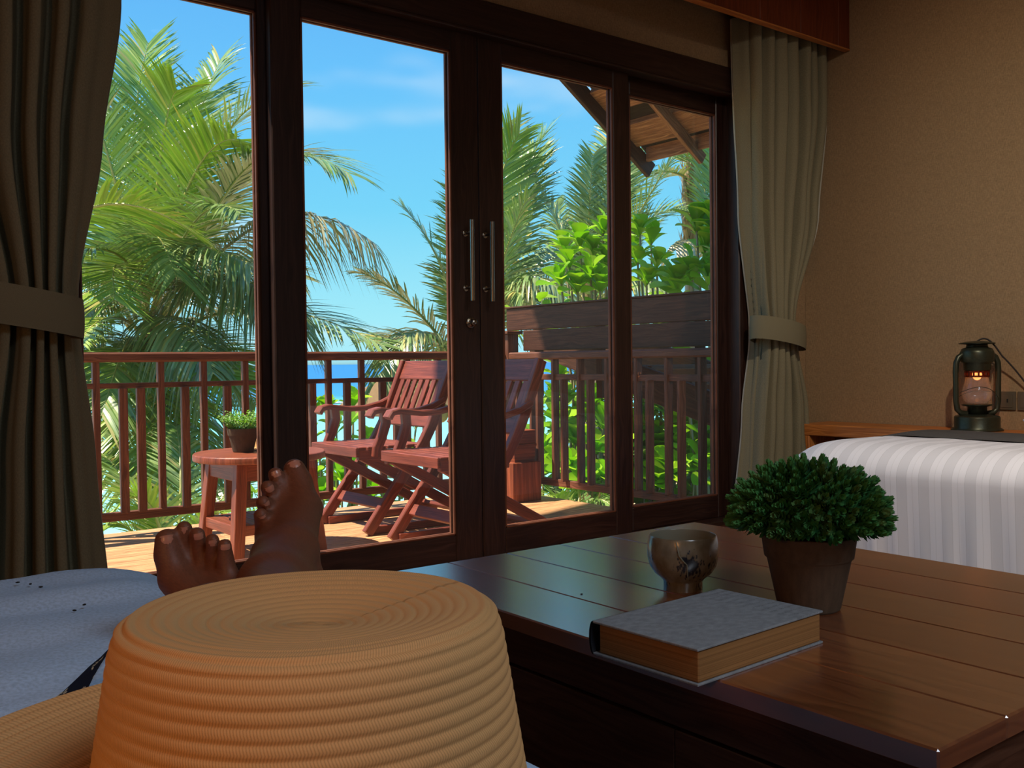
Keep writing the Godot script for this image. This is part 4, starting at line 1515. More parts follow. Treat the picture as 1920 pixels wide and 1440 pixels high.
func lantern(at: Vector3) -> void:
	var t := base("hurricane_lantern", at, "old dark metal hurricane lantern with glass globe glowing on the shelf", "lantern")
	var b := MB.new()
	b.lathe(tf(Vector3.ZERO), [Vector2(0.001, 0.0), Vector2(0.106, 0.0), Vector2(0.108, 0.006), Vector2(0.094, 0.014), Vector2(0.094, 0.058), Vector2(0.090, 0.064), Vector2(0.050, 0.072), Vector2(0.001, 0.073)], 40)
	var tank := obj("fuel_tank", b, mats.lantern_metal, t)
	b = MB.new()
	b.lathe(tf(Vector3.ZERO), [Vector2(0.001, 0.070), Vector2(0.040, 0.070), Vector2(0.040, 0.105), Vector2(0.062, 0.110), Vector2(0.062, 0.116), Vector2(0.001, 0.118)], 28)
	obj("burner", b, mats.lantern_metal, tank)
	# two bent air tubes, left and right as the viewer sees them
	var rt := Vector3(0.788, 0, 0.6157)
	for sg in [-1.0, 1.0]:
		var q := []
		for p in [Vector2(0.045, 0.075), Vector2(0.072, 0.078), Vector2(0.088, 0.094), Vector2(0.093, 0.13), Vector2(0.093, 0.20), Vector2(0.094, 0.27), Vector2(0.092, 0.300), Vector2(0.082, 0.324), Vector2(0.062, 0.338), Vector2(0.04, 0.342)]:
			q.append(rt * sg * p.x + Vector3(0, p.y, 0))
		b = MB.new()
		b.tube(q, 0.0125, 12)
		obj("side_tube", b, mats.lantern_metal, t)
	b = MB.new()
	b.lathe(tf(Vector3.ZERO), [Vector2(0.045, 0.262), Vector2(0.056, 0.268), Vector2(0.058, 0.300), Vector2(0.070, 0.305), Vector2(0.070, 0.345), Vector2(0.062, 0.362), Vector2(0.045, 0.368), Vector2(0.043, 0.380), Vector2(0.075, 0.383), Vector2(0.074, 0.387), Vector2(0.040, 0.394), Vector2(0.001, 0.397)], 36)
	var cap := obj("chimney_cap", b, mats.lantern_metal, t)
	# pierced copper collar: the light shows through its holes
	b = MB.new()
	for k in 16:
		var a := TAU * k / 16.0
		for y in [0.240, 0.260]:
			b.box(Transform3D(Basis(Vector3.UP, a), Vector3(sin(a) * 0.050, y, cos(a) * 0.050)), Vector3(0.0215, 0.008, 0.003), 0.0005)
		b.box(Transform3D(Basis(Vector3.UP, a + PI / 16), Vector3(sin(a + PI / 16) * 0.050, 0.25, cos(a + PI / 16) * 0.050)), Vector3(0.008, 0.022, 0.003), 0.0005)
	obj("pierced_collar", b, mats.copper, cap)
	b = MB.new()
	b.lathe(tf(Vector3.ZERO), [Vector2(0.038, 0.118), Vector2(0.055, 0.135), Vector2(0.063, 0.158), Vector2(0.060, 0.185), Vector2(0.050, 0.215), Vector2(0.044, 0.242)], 36)
	obj("glass_globe", b, mats.lantern_glass, t)
	# wire guard
	b = MB.new()
	for sg in [-1.0, 1.0]:
		var q := []
		for i in 17:
			var u := i / 16.0 * 2 - 1
			q.append(rt * u * 0.085 + Vector3(0, 0.150 + 0.042 * (1 - u * u) * (1.0 if sg > 0 else 0.4) - 0.02 * u * sg, 0) + Vector3(-0.6157, 0, 0.788) * 0.074 * sqrt(1 - u * u * 0.9) * sg)
		b.tube(q, 0.0014, 6)
	obj("wire_guard", b, mats.lantern_metal, t)
	# bulb up in the collar
	var bm := mat("bulb_glow", Color(1, 0.7, 0.45), 0.5)
	bm.emission_enabled = true
	bm.emission = Color(1.0, 0.58, 0.30)
	bm.emission_energy_multiplier = 2.2
	b = MB.new()
	var pr := []
	for q in 9: pr.append(Vector2(maxf(0.0006, sin(PI * q / 8.0)) * 0.020, 0.246 - cos(PI * q / 8.0) * 0.024))
	b.lathe(tf(Vector3.ZERO), pr, 16)
	obj("bulb", b, bm, t)
	var li := OmniLight3D.new()
	li.name = "lantern_light"
	li.light_color = Color(1.0, 0.56, 0.26)
	li.light_energy = 0.010
	li.light_size = 0.02
	li.omni_range = 8.0
	li.omni_attenuation = 2.0
	li.shadow_enabled = true
	add_child(li)
	li.position = at + Vector3(0, 0.246, 0)
	# flex from the cap down to the socket
	b = MB.new()
	var q2 := []
	for i in 25:
		var s := i / 24.0
		var a := Vector3(0.004, 0.395, 0.0)
		var e := Vector3(0.118, 0.135, 0.205)
		var p := a.lerp(e, s)
		p.y = lerpf(0.395, 0.135, pow(s, 1.55)) + 0.030 * sin(PI * minf(1.0, s * 2.4)) * (1.0 - s)
		q2.append(p)
	b.tube(q2, 0.0036, 8)
	obj("flex", b, mats.cable, t)

# ---------------------------------------------------------------- balcony
const DY := -0.08
func balcony() -> void:
	var s := MB.new()
	s.bx(Vector3(-0.6, -0.26, -5.34), Vector3(4.075, DY - 0.026, WZ - 0.14), 0.002)
	var deck := struct("floor_deck", s, mats.plank_wood)
	var z := -5.34
	var k := 0
	while z < WZ - 0.15:
		var ze := minf(z + 0.118, WZ - 0.14)
		for h in 2:
			var b := MB.new()
			b.bx(Vector3([-0.6, 1.9][(h)] + 0.001, DY - 0.026, z + 0.002), Vector3([1.9, 4.075][h] - 0.001, DY, ze - 0.002), 0.002, k * 0.31 + h * 0.77)
			obj("deck_board", b, mats.deck_wood, deck)
		z += 0.118
		k += 1
	railing()
	# privacy boards behind the side rail
	var p := base("privacy_screen", Vector3(4.10, 0.872, -4.2), "two wide dark brown boards fixed above the balcony's right railing", "screen")
	for q in [[0.004, 0.142, -5.10], [0.145, 0.294, -5.28]]:
		var b := MB.new()
		b.bx(Vector3(-0.018, q[0], q[2] + 4.2), Vector3(0.018, q[1], 0.9), 0.004, q[0] * 3)
		obj("board", b, mats.plank_wood, p)
	var cp := MB.new()
	cp.bx(Vector3(-0.028, 0.295, -1.09), Vector3(0.028, 0.306, 0.9), 0.003)
	obj("capping", cp, mats.plank_wood, p)
	for zz in [-5.0, -4.4, -3.6]:
		var b := MB.new()
		b.bx(Vector3(0.019, -0.30, zz + 4.2 - 0.025), Vector3(0.06, 0.28, zz + 4.2 + 0.025), 0.004)
		obj("post", b, mats.plank_wood, p)
	# flight of steps going down outside
	var st := base("outdoor_stairs", Vector3(4.6, -0.2, -4.0), "dark timber outside stairs seen through the right balusters", "stairs")
	for q in [[0.0, "near"], [0.75, "far"]]:
		var b := MB.new()
		b.beam(Vector3(-0.1 + q[0], 1.17, -1.5), Vector3(-0.1 + q[0], 0.32, 1.6), 0.20, 0.04, Vector3.UP, 0.004)
		obj("stringer", b, mats.plank_wood, st)
		b = MB.new()
		b.beam(Vector3(-0.1 + q[0], 1.42, -1.1) + Vector3(0, -0.05, 0), Vector3(-0.1 + q[0], 0.62, 1.6), 0.05, 0.05, Vector3.UP, 0.004)
		if q[0] > 0.5: obj("handrail", b, mats.rail_wood, st)
	for i in 9:
		var b := MB.new()
		var yy := 1.16 - i * 0.094
		b.bx(Vector3(-0.08, yy - 0.03, -1.32 + i * 0.34), Vector3(0.63, yy, -1.02 + i * 0.34), 0.004, i * 0.4)
		obj("tread", b, mats.rail_wood, st)
	# corner planter on its pedestal
	var pl := base("wooden_planter", Vector3(3.83, DY, -4.87), "square reddish wooden planter box standing at the railing corner", "planter")
	var b2 := MB.new()
	b2.bx(Vector3(-0.115, 0.0, -0.115), Vector3(0.115, 0.25, 0.115), 0.004)
	obj("pedestal", b2, mats.planter_wood, pl)
	b2 = MB.new()
	b2.prism(Transform3D(Basis(), Vector3(0, 0, -0.09)), [Vector2(-0.080, 0.25), Vector2(0.080, 0.25), Vector2(0.090, 0.37), Vector2(-0.090, 0.37)], 0.18)
	obj("box", b2, mats.planter_wood, pl)
	b2 = MB.new()
	b2.bx(Vector3(-0.096, 0.345, -0.096), Vector3(0.096, 0.365, 0.096), 0.004)
	b2.bx(Vector3(-0.092, 0.365, -0.092), Vector3(0.092, 0.45, 0.092), 0.004)
	obj("rim", b2, mats.planter_wood, pl)
	chairs()
	side_table()
	roof()

func railing() -> void:
	var yt := 0.876
	var fr := base("railing", Vector3(1.8, DY, -5.23), "reddish brown timber balustrade along the sea side of the balcony", "railing")
	var o := fr.position
	var b := MB.new()
	b.bx(Vector3(-0.6, yt - 0.052, -5.26) - o, Vector3(4.008, yt, -5.20) - o, 0.010)
	obj("top_rail", b, mats.rail_wood, fr)
	b = MB.new()
	b.bx(Vector3(-0.6, 0.688, -5.245) - o, Vector3(4.008, 0.716, -5.215) - o, 0.003)
	obj("mid_rail", b, mats.rail_wood, fr)
	b = MB.new()
	b.bx(Vector3(-0.6, 0.00, -5.25) - o, Vector3(4.008, 0.045, -5.21) - o, 0.003)
	obj("bottom_rail", b, mats.rail_wood, fr)
	var xs := [-0.45, -0.33, -0.21, -0.09, 0.03, 0.15, 0.27, 0.39, 0.51, 0.66, 0.78, 0.90, 1.02, 1.14, 1.26, 1.38, 1.504, 1.593, 1.709, 1.826, 1.941, 2.061, 2.179, 2.296, 2.420, 2.575, 2.697, 2.803, 2.920, 3.047, 3.146, 3.247, 3.363, 3.481, 3.598, 3.717, 3.835, 3.947]
	var tall := [1.38, 1.709, 1.941, 2.179, 2.420, 2.697, 2.920, 3.247, 3.481, 3.717, 3.947, 1.14, 0.90, 0.66, 0.39, 0.15, -0.09, -0.33]
	for x in xs:
		b = MB.new()
		var tl: bool = tall.has(x)
		var hw := 0.017 if tl else 0.021
		b.bx(Vector3(x - hw, 0.04, -5.247 if tl else -5.212) - o, Vector3(x + hw, (yt - 0.05) if tl else 0.690, -5.213 if tl else -5.182) - o, 0.003, x)
		obj("baluster", b, mats.rail_wood, fr)
	var po := base("railing_post", Vector3(4.055, DY, -5.215), "square newel post with flat cap at the balcony corner", "post")
	b = MB.new()
	b.bx(Vector3(-0.045, -0.03, -0.045), Vector3(0.045, 1.07, 0.045), 0.004)
	obj("shaft", b, mats.rail_wood, po)
	b = MB.new()
	b.bx(Vector3(-0.068, 1.07, -0.068), Vector3(0.068, 1.092, 0.068), 0.004)
	obj("cap", b, mats.rail_wood, po)
	var sd := base("railing", Vector3(4.045, DY, -4.2), "darker shaded balustrade along the right end of the balcony", "railing")
	o = sd.position
	b = MB.new()
	b.bx(Vector3(4.005, yt - 0.060, -5.17) - o, Vector3(4.075, yt - 0.010, WZ - 0.15) - o, 0.010)
	obj("top_rail", b, mats.rail_wood, sd)
	b = MB.new()
	b.bx(Vector3(4.03, 0.684, -5.17) - o, Vector3(4.06, 0.722, WZ - 0.15) - o, 0.003)
	obj("mid_rail", b, mats.rail_wood, sd)
	b = MB.new()
	b.bx(Vector3(4.025, 0.005, -5.17) - o, Vector3(4.065, 0.05, WZ - 0.15) - o, 0.003)
	obj("bottom_rail", b, mats.rail_wood, sd)
	var zs := [-5.06, -4.95, -4.846, -4.725, -4.604, -4.484, -4.358, -4.235, -4.100, -3.986, -3.865, -3.748, -3.625, -3.503, -3.393, -3.33]
	for i in zs.size():
		b = MB.new()
		var tl := i % 2 == 1
		var xx := 4.016 if tl else 3.985
		b.bx(Vector3(xx, 0.045, zs[i] - 0.012) - o, Vector3(xx + 0.052, (yt - 0.058) if tl else 0.690, zs[i] + 0.012) - o, 0.003, zs[i])
		obj("baluster", b, mats.rail_wood, sd)

func chairs() -> void:
	var m: Material = mats.chair_wood
	var t := base("folding_armchair", Vector3(2.75, DY, -4.61), "red-brown slatted folding armchair in the sun nearer the railing", "chair", "folding armchairs on the balcony")
	var X := Vector3(0, 0, 1)
	var post := [Vector2(-0.295, 0.012), Vector2(-0.20, 0.135), Vector2(-0.10, 0.262), Vector2(-0.02, 0.365), Vector2(0.05, 0.455), Vector2(0.10, 0.54), Vector2(0.145, 0.63), Vector2(0.20, 0.755), Vector2(0.255, 0.89)]
	for sg in [-1.0, 1.0]:
		var ps := []
		for q in post: ps.append(Vector3(q.x, q.y, sg * 0.250))
		var b := MB.new()
		b.sweep(ps, 0.034, 0.056, X)
		obj("back_leg", b, m, t)
		b = MB.new()
		b.beam(Vector3(-0.31, 0.415, sg * 0.212), Vector3(0.43, 0.012, sg * 0.212), 0.030, 0.052, X)
		obj("cross_leg", b, m, t)
		b = MB.new()
		b.sweep([Vector3(0.175, 0.685, sg * 0.268), Vector3(0.10, 0.652, sg * 0.272), Vector3(0.0, 0.630, sg * 0.276), Vector3(-0.10, 0.628, sg * 0.280), Vector3(-0.18, 0.638, sg * 0.282), Vector3(-0.235, 0.645, sg * 0.282), Vector3(-0.275, 0.636, sg * 0.282), Vector3(-0.292, 0.610, sg * 0.282)], [0.034, 0.040, 0.048, 0.056, 0.062, 0.064, 0.064, 0.062], 0.030, X, 0.006)
		obj("armrest", b, m, t)
		b = MB.new()
		b.sweep([Vector3(-0.195, 0.630, sg * 0.274), Vector3(-0.190, 0.575, sg * 0.274), Vector3(-0.215, 0.505, sg * 0.272), Vector3(-0.240, 0.450, sg * 0.270), Vector3(-0.245, 0.405, sg * 0.268)], 0.030, 0.050, X)
		obj("arm_support", b, m, t)
		b = MB.new()
		b.beam(Vector3(-0.335, 0.415, sg * 0.235), Vector3(0.06, 0.405, sg * 0.232), 0.028, 0.050, X)
		obj("seat_rail", b, m, t)
		b = MB.new()
		b.beam(Vector3(-0.27, 0.022, sg * 0.228), Vector3(0.43, 0.022, sg * 0.228), 0.028, 0.040, X)
		obj("runner", b, m, t)
	for i in 7:
		var x := -0.318 + i * 0.0585
		var b := MB.new()
		b.bx(Vector3(x - 0.024, 0.438, -0.252), Vector3(x + 0.024, 0.456, 0.252), 0.003, i * 0.3)
		obj("seat_slat", b, m, t)
	var b3 := MB.new()
	b3.bx(Vector3(-0.352, 0.405, -0.25), Vector3(-0.334, 0.456, 0.25), 0.003)
	obj("seat_apron", b3, m, t)
	# back: crest rail, slats, lower rail, in the plane of the leaning posts
	var lean := Vector3(0.255 - 0.10, 0.89 - 0.54, 0).normalized()
	var nrm := lean.cross(X)
	var frame := func(lo: float, hi: float, zc: float, w: float, th: float) -> Transform3D:
		return Transform3D(Basis(lean, nrm, X), Vector3(0.10, 0.54, zc) + lean * (lo + hi) * 0.5)
	var b4 := MB.new()
	b4.box(frame.call(0.270, 0.385, 0.0, 0, 0), Vector3(0.115, 0.020, 0.47), 0.004)
	obj("crest_rail", b4, m, t)
	b4 = MB.new()
	b4.box(frame.call(-0.005, 0.075, 0.0, 0, 0), Vector3(0.080, 0.020, 0.47), 0.004)
	obj("lower_rail", b4, m, t)
	for i in 7:
		b4 = MB.new()
		b4.box(frame.call(0.07, 0.275, (i - 3) * 0.0655, 0, 0), Vector3(0.205, 0.013, 0.040), 0.003, i * 0.3)
		obj("back_slat", b4, m, t)
	b4 = MB.new()
	b4.beam(Vector3(-0.185, 0.150, -0.235), Vector3(-0.185, 0.150, 0.235), 0.060, 0.022, Vector3(0.62, 0.78, 0))
	obj("front_stretcher", b4, m, t)
	b4 = MB.new()
	b4.beam(Vector3(0.33, 0.068, -0.20), Vector3(0.33, 0.068, 0.20), 0.045, 0.022, Vector3(0.8, -0.5, 0))
	obj("rear_stretcher", b4, m, t)
	copy(t, Vector3(2.76, DY, -3.88), "dark shaded folding armchair standing close to the glass doors")

func side_table() -> void:
	var at := Vector3(1.890, DY, -4.375)
	var m: Material = mats.side_table_wood
	var t := base("side_table", at, "round-topped wooden side table with slatted lower shelf on the balcony", "side table")
	var b := MB.new()
	b.lathe(tf(Vector3.ZERO), [Vector2(0.001, 0.436), Vector2(0.300, 0.436), Vector2(0.306, 0.440), Vector2(0.306, 0.462), Vector2(0.300, 0.470), Vector2(0.001, 0.470)], 64)
	for i in b.uv.size(): b.uv[i] = Vector2(b.v[i].x, b.v[i].z)
	obj("table_top", b, m, t)
	for sx in [-1.0, 1.0]:
		for sz in [-1.0, 1.0]:
			b = MB.new()
			b.beam(Vector3(sx * 0.205, 0.0, sz * 0.205), Vector3(sx * 0.165, 0.436, sz * 0.165), 0.052, 0.052, Vector3(0, 0, 1), 0.003, sx + sz)
			obj("leg", b, m, t)
	for q in [[Vector3(-0.17, 0.395, -0.1), Vector3(-0.17, 0.395, 0.1)], [Vector3(0.17, 0.395, -0.1), Vector3(0.17, 0.395, 0.1)], [Vector3(-0.1, 0.395, 0.17), Vector3(0.1, 0.395, 0.17)], [Vector3(-0.1, 0.395, -0.17), Vector3(0.1, 0.395, -0.17)]]:
		var d: Vector3 = (q[1] - q[0]).normalized()
		b = MB.new()
		b.beam(q[0] - d * 0.045, q[1] + d * 0.045, 0.080, 0.040, Vector3.UP)
		obj("apron", b, m, t)
	for q in [[Vector3(-0.192, 0.135, -0.17), Vector3(-0.192, 0.135, 0.17)], [Vector3(0.192, 0.135, -0.17), Vector3(0.192, 0.135, 0.17)], [Vector3(-0.17, 0.135, 0.192), Vector3(0.17, 0.135, 0.192)], [Vector3(-0.17, 0.135, -0.192), Vector3(0.17, 0.135, -0.192)]]:
		b = MB.new()
		b.beam(q[0], q[1], 0.048, 0.030, Vector3.UP)
		obj("stretcher", b, m, t)
	for i in 6:
		b = MB.new()
		b.bx(Vector3(-0.155 + i * 0.062 - 0.026, 0.145, -0.185), Vector3(-0.155 + i * 0.062 + 0.026, 0.160, 0.185), 0.003, i * 0.37)
		obj("shelf_slat", b, m, t)
	# small bushy plant on it
	var p := base("potted_plant", Vector3(1.825, 0.39, -4.415), "small bright green fine-leaved plant in a clay pot on the balcony table", "potted plant")
	b = MB.new()
	b.lathe(tf(Vector3.ZERO), [Vector2(0.001, 0.0), Vector2(0.046, 0.0), Vector2(0.048, 0.004), Vector2(0.066, 0.078), Vector2(0.070, 0.080), Vector2(0.074, 0.112), Vector2(0.070, 0.113), Vector2(0.067, 0.100), Vector2(0.001, 0.098)], 36)
	obj("pot", b, mats.terracotta, p)
	var f := MB.new()
	for i in 190:
		var a := rng.randf() * TAU
		var r := sqrt(rng.randf()) * 0.055
		var q := Vector3(cos(a) * r, 0.10, sin(a) * r)
		var d := Vector3(cos(a) * (0.25 + r * 12.0), 1.0, sin(a) * (0.25 + r * 12.0)).normalized()
		var L := rng.randf_range(0.06, 0.105)
		f.col = Color(0.10, 0.20, 0.05)
		f.blade([q, q + d * L * 0.5, q + d * L], [0.0012, 0.001, 0.0], Vector3(cos(a + 1.5), 0.2, sin(a + 1.5)))
		for k in 7:
			var s := 0.35 + 0.65 * k / 6.0
			var an := rng.randf() * TAU
			var e := Vector3(cos(an), rng.randf_range(0.1, 0.8), sin(an)).normalized()
			f.col = Color(0.18, 0.38, 0.08).lerp(Color(0.42, 0.62, 0.24), rng.randf())
			var p0 := q + d * L * s
			f.blade([p0, p0 + e * 0.007, p0 + e * 0.013], [0.001, 0.0042, 0.0], Vector3(rng.randf_range(-1, 1), 1, rng.randf_range(-1, 1)).normalized())
	tag(obj("fine_foliage", f, mats.broad, p), "", "", "", "stuff")
	# straw hat left on the table
	var h := base("straw_hat", Vector3(2.002, 0.392, -4.480), "pale straw hat lying on the balcony table behind the small plant", "hat")
	obj("crown", ringed([Vector2(0.0005, 0.098), Vector2(0.05, 0.100), Vector2(0.070, 0.096), Vector2(0.078, 0.085), Vector2(0.088, 0.010), Vector2(0.094, 0.004)], 0.008, 0.0012, Vector2.ZERO), mats.straw, h)
	obj("brim", ringed([Vector2(0.094, 0.004), Vector2(0.12, 0.003), Vector2(0.148, 0.001)], 0.008, 0.0012, Vector2.ZERO), mats.straw, h)

func roof() -> void:
	# single slope, eave to the right, rising to the left over the balcony
	var t := base("overhanging_roof", Vector3(6.476, 2.616, -6.289), "timber roof overhang with rafters and boards seen through the right panes", "roof")
	var o := t.position
	var up := Vector3(-1, 0.683, 0).normalized()
	var nn := Vector3(0.683, 1, 0).normalized()
	var ln := 9.05  # upper slope, out of view, long enough to shade the near chair
	# lapped ceiling boards along the eave, each one a little proud of the next
	var wd := 0.30
	for i in 30:
		var b := MB.new()
		var c := up * (i * wd + wd / 2) + nn * (0.11 + 0.0)
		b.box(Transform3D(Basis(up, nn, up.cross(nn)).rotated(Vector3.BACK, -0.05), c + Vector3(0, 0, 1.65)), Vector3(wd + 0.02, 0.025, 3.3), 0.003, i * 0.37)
		obj("soffit_board", b, mats.eave_dark, t)  # dark colour paints in the shade between the battens
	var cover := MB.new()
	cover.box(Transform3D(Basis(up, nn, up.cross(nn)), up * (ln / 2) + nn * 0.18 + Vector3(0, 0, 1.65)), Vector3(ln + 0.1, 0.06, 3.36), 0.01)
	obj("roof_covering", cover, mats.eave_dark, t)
	for i in 20:
		var b := MB.new()
		var c := up * (0.30 + i * 0.44) + nn * 0.06
		b.beam(c + Vector3(0, 0, 0.03), c + Vector3(0, 0, 3.3), 0.07, 0.26, nn, 0.004, i * 0.3)
		obj("batten", b, mats.eave_wood, t)
	var fa := MB.new()
	fa.bx(Vector3(-0.02, 0.0, 0.045), Vector3(0.015, 0.20, 3.3), 0.004)
	obj("fascia", fa, mats.eave_wood, t)
	for q in [[0.0, 0.0], [0.62, 0.0], [1.5, 0.0], [2.4, 0.0], [3.25, 0.0]]:
		var b := MB.new()
		b.beam(Vector3(0, 0, q[0] + 0.02) - up * 0.10 - nn * 0.02, up * ln + Vector3(0, 0, q[0] + 0.02) - nn * 0.02, 0.15 if q[0] == 0.0 else 0.10, 0.045, nn, 0.005, q[0])
		obj("rafter", b, mats.eave_wood if q[0] > 0.0 else mats.plank_wood, t)

# ---------------------------------------------------------------- garden and sea
func garden() -> void:
	# sea: one sheet, its floor showing pale near the shore
	var b := MB.new()
	var cols := [[12, Color(0.50, 0.62, 0.50)], [30, Color(0.30, 0.66, 0.64)], [90, Color(0.22, 0.62, 0.66)], [190, Color(0.16, 0.52, 0.64)], [245, Color(0.10, 0.40, 0.60)], [300, Color(0.035, 0.21, 0.46)], [700, Color(0.02, 0.15, 0.40)], [25000, Color(0.015, 0.12, 0.36)]]
	var rows := []
	var first := 0
	for i in cols.size():
		var r: float = cols[i][0]
		for j in 41:
			var a := deg_to_rad(-80.0 + j * 4.0)
			b.col = cols[i][1]
			b.put(Vector3(sin(a) * r, -9.0, -cos(a) * r - 12.0), Vector3.UP, Vector2.ZERO)
	for i in cols.size() - 1:
		for j in 40:
			var q := i * 41 + j
			b.tri(q, q + 1, q + 42)
			b.tri(q, q + 42, q + 41)
	tag(struct("sea", b, mats.sea), "turquoise sea turning deep blue towards the horizon", "sea")
	# breakers on the reef
	var fm := MB.new()
	fm.col = Color(0.85, 0.9, 0.9)
	for k in 60:
		var a := deg_to_rad(rng.randf_range(-5.0, 60.0))
		var r := rng.randf_range(225.0, 290.0)
		var p := Vector3(sin(a) * r, -8.9, -cos(a) * r - 12.0)
		var d := Vector3(cos(a), 0, sin(a)) * rng.randf_range(5.0, 16.0)
		fm.blade([p - d, p - d * 0.3, p + d * 0.4, p + d], [0.2, 1.6, 1.2, 0.0], Vector3.UP)
	tag(obj("sea_foam", fm, mats.sea), "white foam lines breaking on the reef offshore", "foam", "", "stuff")
	# ground
	var g := MB.new()
	g.bx(Vector3(-30, -4.2, -24), Vector3(40, -3.5, -5.6), 0.0)
	var gr := struct("ground", g, mats.sand)
	g = MB.new()
	g.face([Vector3(-30, -3.5, -24), Vector3(40, -3.5, -24), Vector3(60, -9.05, -46), Vector3(-50, -9.05, -46)], Vector3(0, 1, -0.2).normalized())
	struct("beach", g, mats.sand)

	palm("tallest coconut palm with a full sunlit crown behind the left panes", Vector3(3.75, -3.5, -12.2), Vector3(3.89, 1.35, -12.2), 0.15, [
		[Vector3(3.80, 1.44, -12.28), Vector3(3.64, 3.62, -12.47), Vector3(4.04, 4.90, -12.57), 1],
		[Vector3(3.93, 1.44, -12.18), Vector3(4.18, 3.35, -12.04), Vector3(4.79, 4.71, -12.11), 0],
		[Vector3(3.95, 1.51, -12.16), Vector3(4.50, 4.00, -11.80), Vector3(5.04, 4.08, -10.75), 0],
		[Vector3(4.00, 1.44, -12.12), Vector3(4.72, 3.93, -11.00), Vector3(5.37, 2.96, -9.83), 0],
		[Vector3(4.05, 1.37, -12.08), Vector3(4.76, 3.19, -10.69), Vector3(5.47, 2.15, -9.48), 2],
		[Vector3(4.13, 1.21, -12.02), Vector3(4.64, 1.82, -10.75), Vector3(5.44, 0.99, -9.21), 0],
		[Vector3(3.74, 1.38, -12.32), Vector3(3.40, 3.36, -12.65), Vector3(2.96, 3.37, -13.00), 0],
		[Vector3(3.71, 1.31, -12.34), Vector3(3.09, 2.62, -12.23), Vector3(2.51, 1.58, -12.03), 3],
		[Vector3(3.69, 1.25, -12.36), Vector3(3.10, 2.11, -12.08), Vector3(2.79, 0.61, -11.77), 3],
		[Vector3(2.20, 1.96, -10.50), Vector3(2.76, 2.79, -10.09), Vector3(3.42, 2.07, -9.30), 1],
		[Vector3(3.82, 1.38, -12.26), Vector3(3.38, 2.86, -10.75), Vector3(3.35, 1.69, -9.72), 0],
		[Vector3(3.87, 1.37, -12.22), Vector3(3.71, 2.48, -10.73), Vector3(4.06, 1.82, -9.55), 3],
		[Vector3(3.80, 1.44, -12.28), Vector3(3.05, 2.35, -10.99), Vector3(2.83, 1.47, -9.99), 1],
		[Vector3(3.66, 1.05, -12.38), Vector3(3.64, 1.27, -11.13), Vector3(3.99, -0.31, -10.05), 3],
		[Vector3(3.73, 0.98, -12.32), Vector3(3.88, 1.08, -10.94), Vector3(3.65, -0.40, -10.06), 0],
		[Vector3(3.50, 1.18, -12.51), Vector3(2.97, 1.09, -11.65), Vector3(3.02, -0.32, -11.07), 3],
		[Vector3(3.97, 1.04, -12.14), Vector3(4.15, 1.33, -10.99), Vector3(4.36, 0.36, -10.16), 0],
		[Vector3(3.87, 1.11, -12.22), Vector3(3.51, 1.07, -10.72), Vector3(3.28, -0.52, -9.96), 1],
		[Vector3(3.55, 1.12, -12.46), Vector3(3.26, 1.20, -11.04), Vector3(3.04, -0.37, -10.29), 1],
		[Vector3(3.98, 1.44, -12.14), Vector3(4.65, 3.06, -12.43), Vector3(5.48, 3.33, -12.29), 0],
		[Vector3(3.93, 1.44, -12.18), Vector3(4.24, 3.87, -13.02), Vector3(4.83, 4.48, -13.46), 0],
		[Vector3(3.82, 1.44, -12.26), Vector3(3.96, 3.35, -13.48), Vector3(3.87, 4.37, -14.34), 0],
		[Vector3(4.08, 1.31, -12.06), Vector3(4.86, 2.57, -12.25), Vector3(5.78, 1.97, -12.02), 0],
		[Vector3(3.71, 1.31, -12.34), Vector3(3.71, 2.26, -13.39), Vector3(3.50, 2.42, -14.45), 0],
		[Vector3(4.03, 1.37, -12.10), Vector3(4.14, 2.10, -10.77), Vector3(4.36, 1.50, -9.56), 3],
		[Vector3(3.90, 1.37, -12.20), Vector3(4.11, 3.56, -11.46), Vector3(4.30, 3.32, -10.42), 1],
		[Vector3(3.85, 1.38, -12.24), Vector3(3.46, 3.27, -12.09), Vector3(3.15, 4.05, -12.10), 1],
		[Vector3(3.87, 1.37, -12.22), Vector3(3.24, 2.33, -10.71), Vector3(2.54, 1.92, -10.49), 0],
		[Vector3(3.98, 1.37, -12.14), Vector3(4.09, 2.35, -10.31), Vector3(4.52, 1.16, -9.42), 3],
		[Vector3(3.90, 1.37, -12.20), Vector3(3.75, 2.84, -10.33), Vector3(3.91, 2.34, -9.43), 0],
		[Vector3(3.77, 1.24, -12.30), Vector3(3.06, 1.55, -11.09), Vector3(2.63, 1.06, -10.52), 1],
		[Vector3(3.89, 1.24, -12.20), Vector3(3.63, 1.64, -10.39), Vector3(3.66, 0.72, -9.58), 3],
		[Vector3(3.85, 1.38, -12.24), Vector3(3.97, 3.96, -11.97), Vector3(4.06, 4.09, -11.65), 1],
		[Vector3(3.98, 1.37, -12.14), Vector3(4.42, 3.13, -10.96), Vector3(4.59, 3.13, -10.44), 0],
		[Vector3(3.74, 1.11, -12.32), Vector3(3.18, 1.30, -10.73), Vector3(2.76, 0.31, -10.27), 0],
		[Vector3(3.92, 1.11, -12.18), Vector3(3.71, 1.24, -10.31), Vector3(3.87, 0.61, -9.54), 1]], 6, false, 1.0)
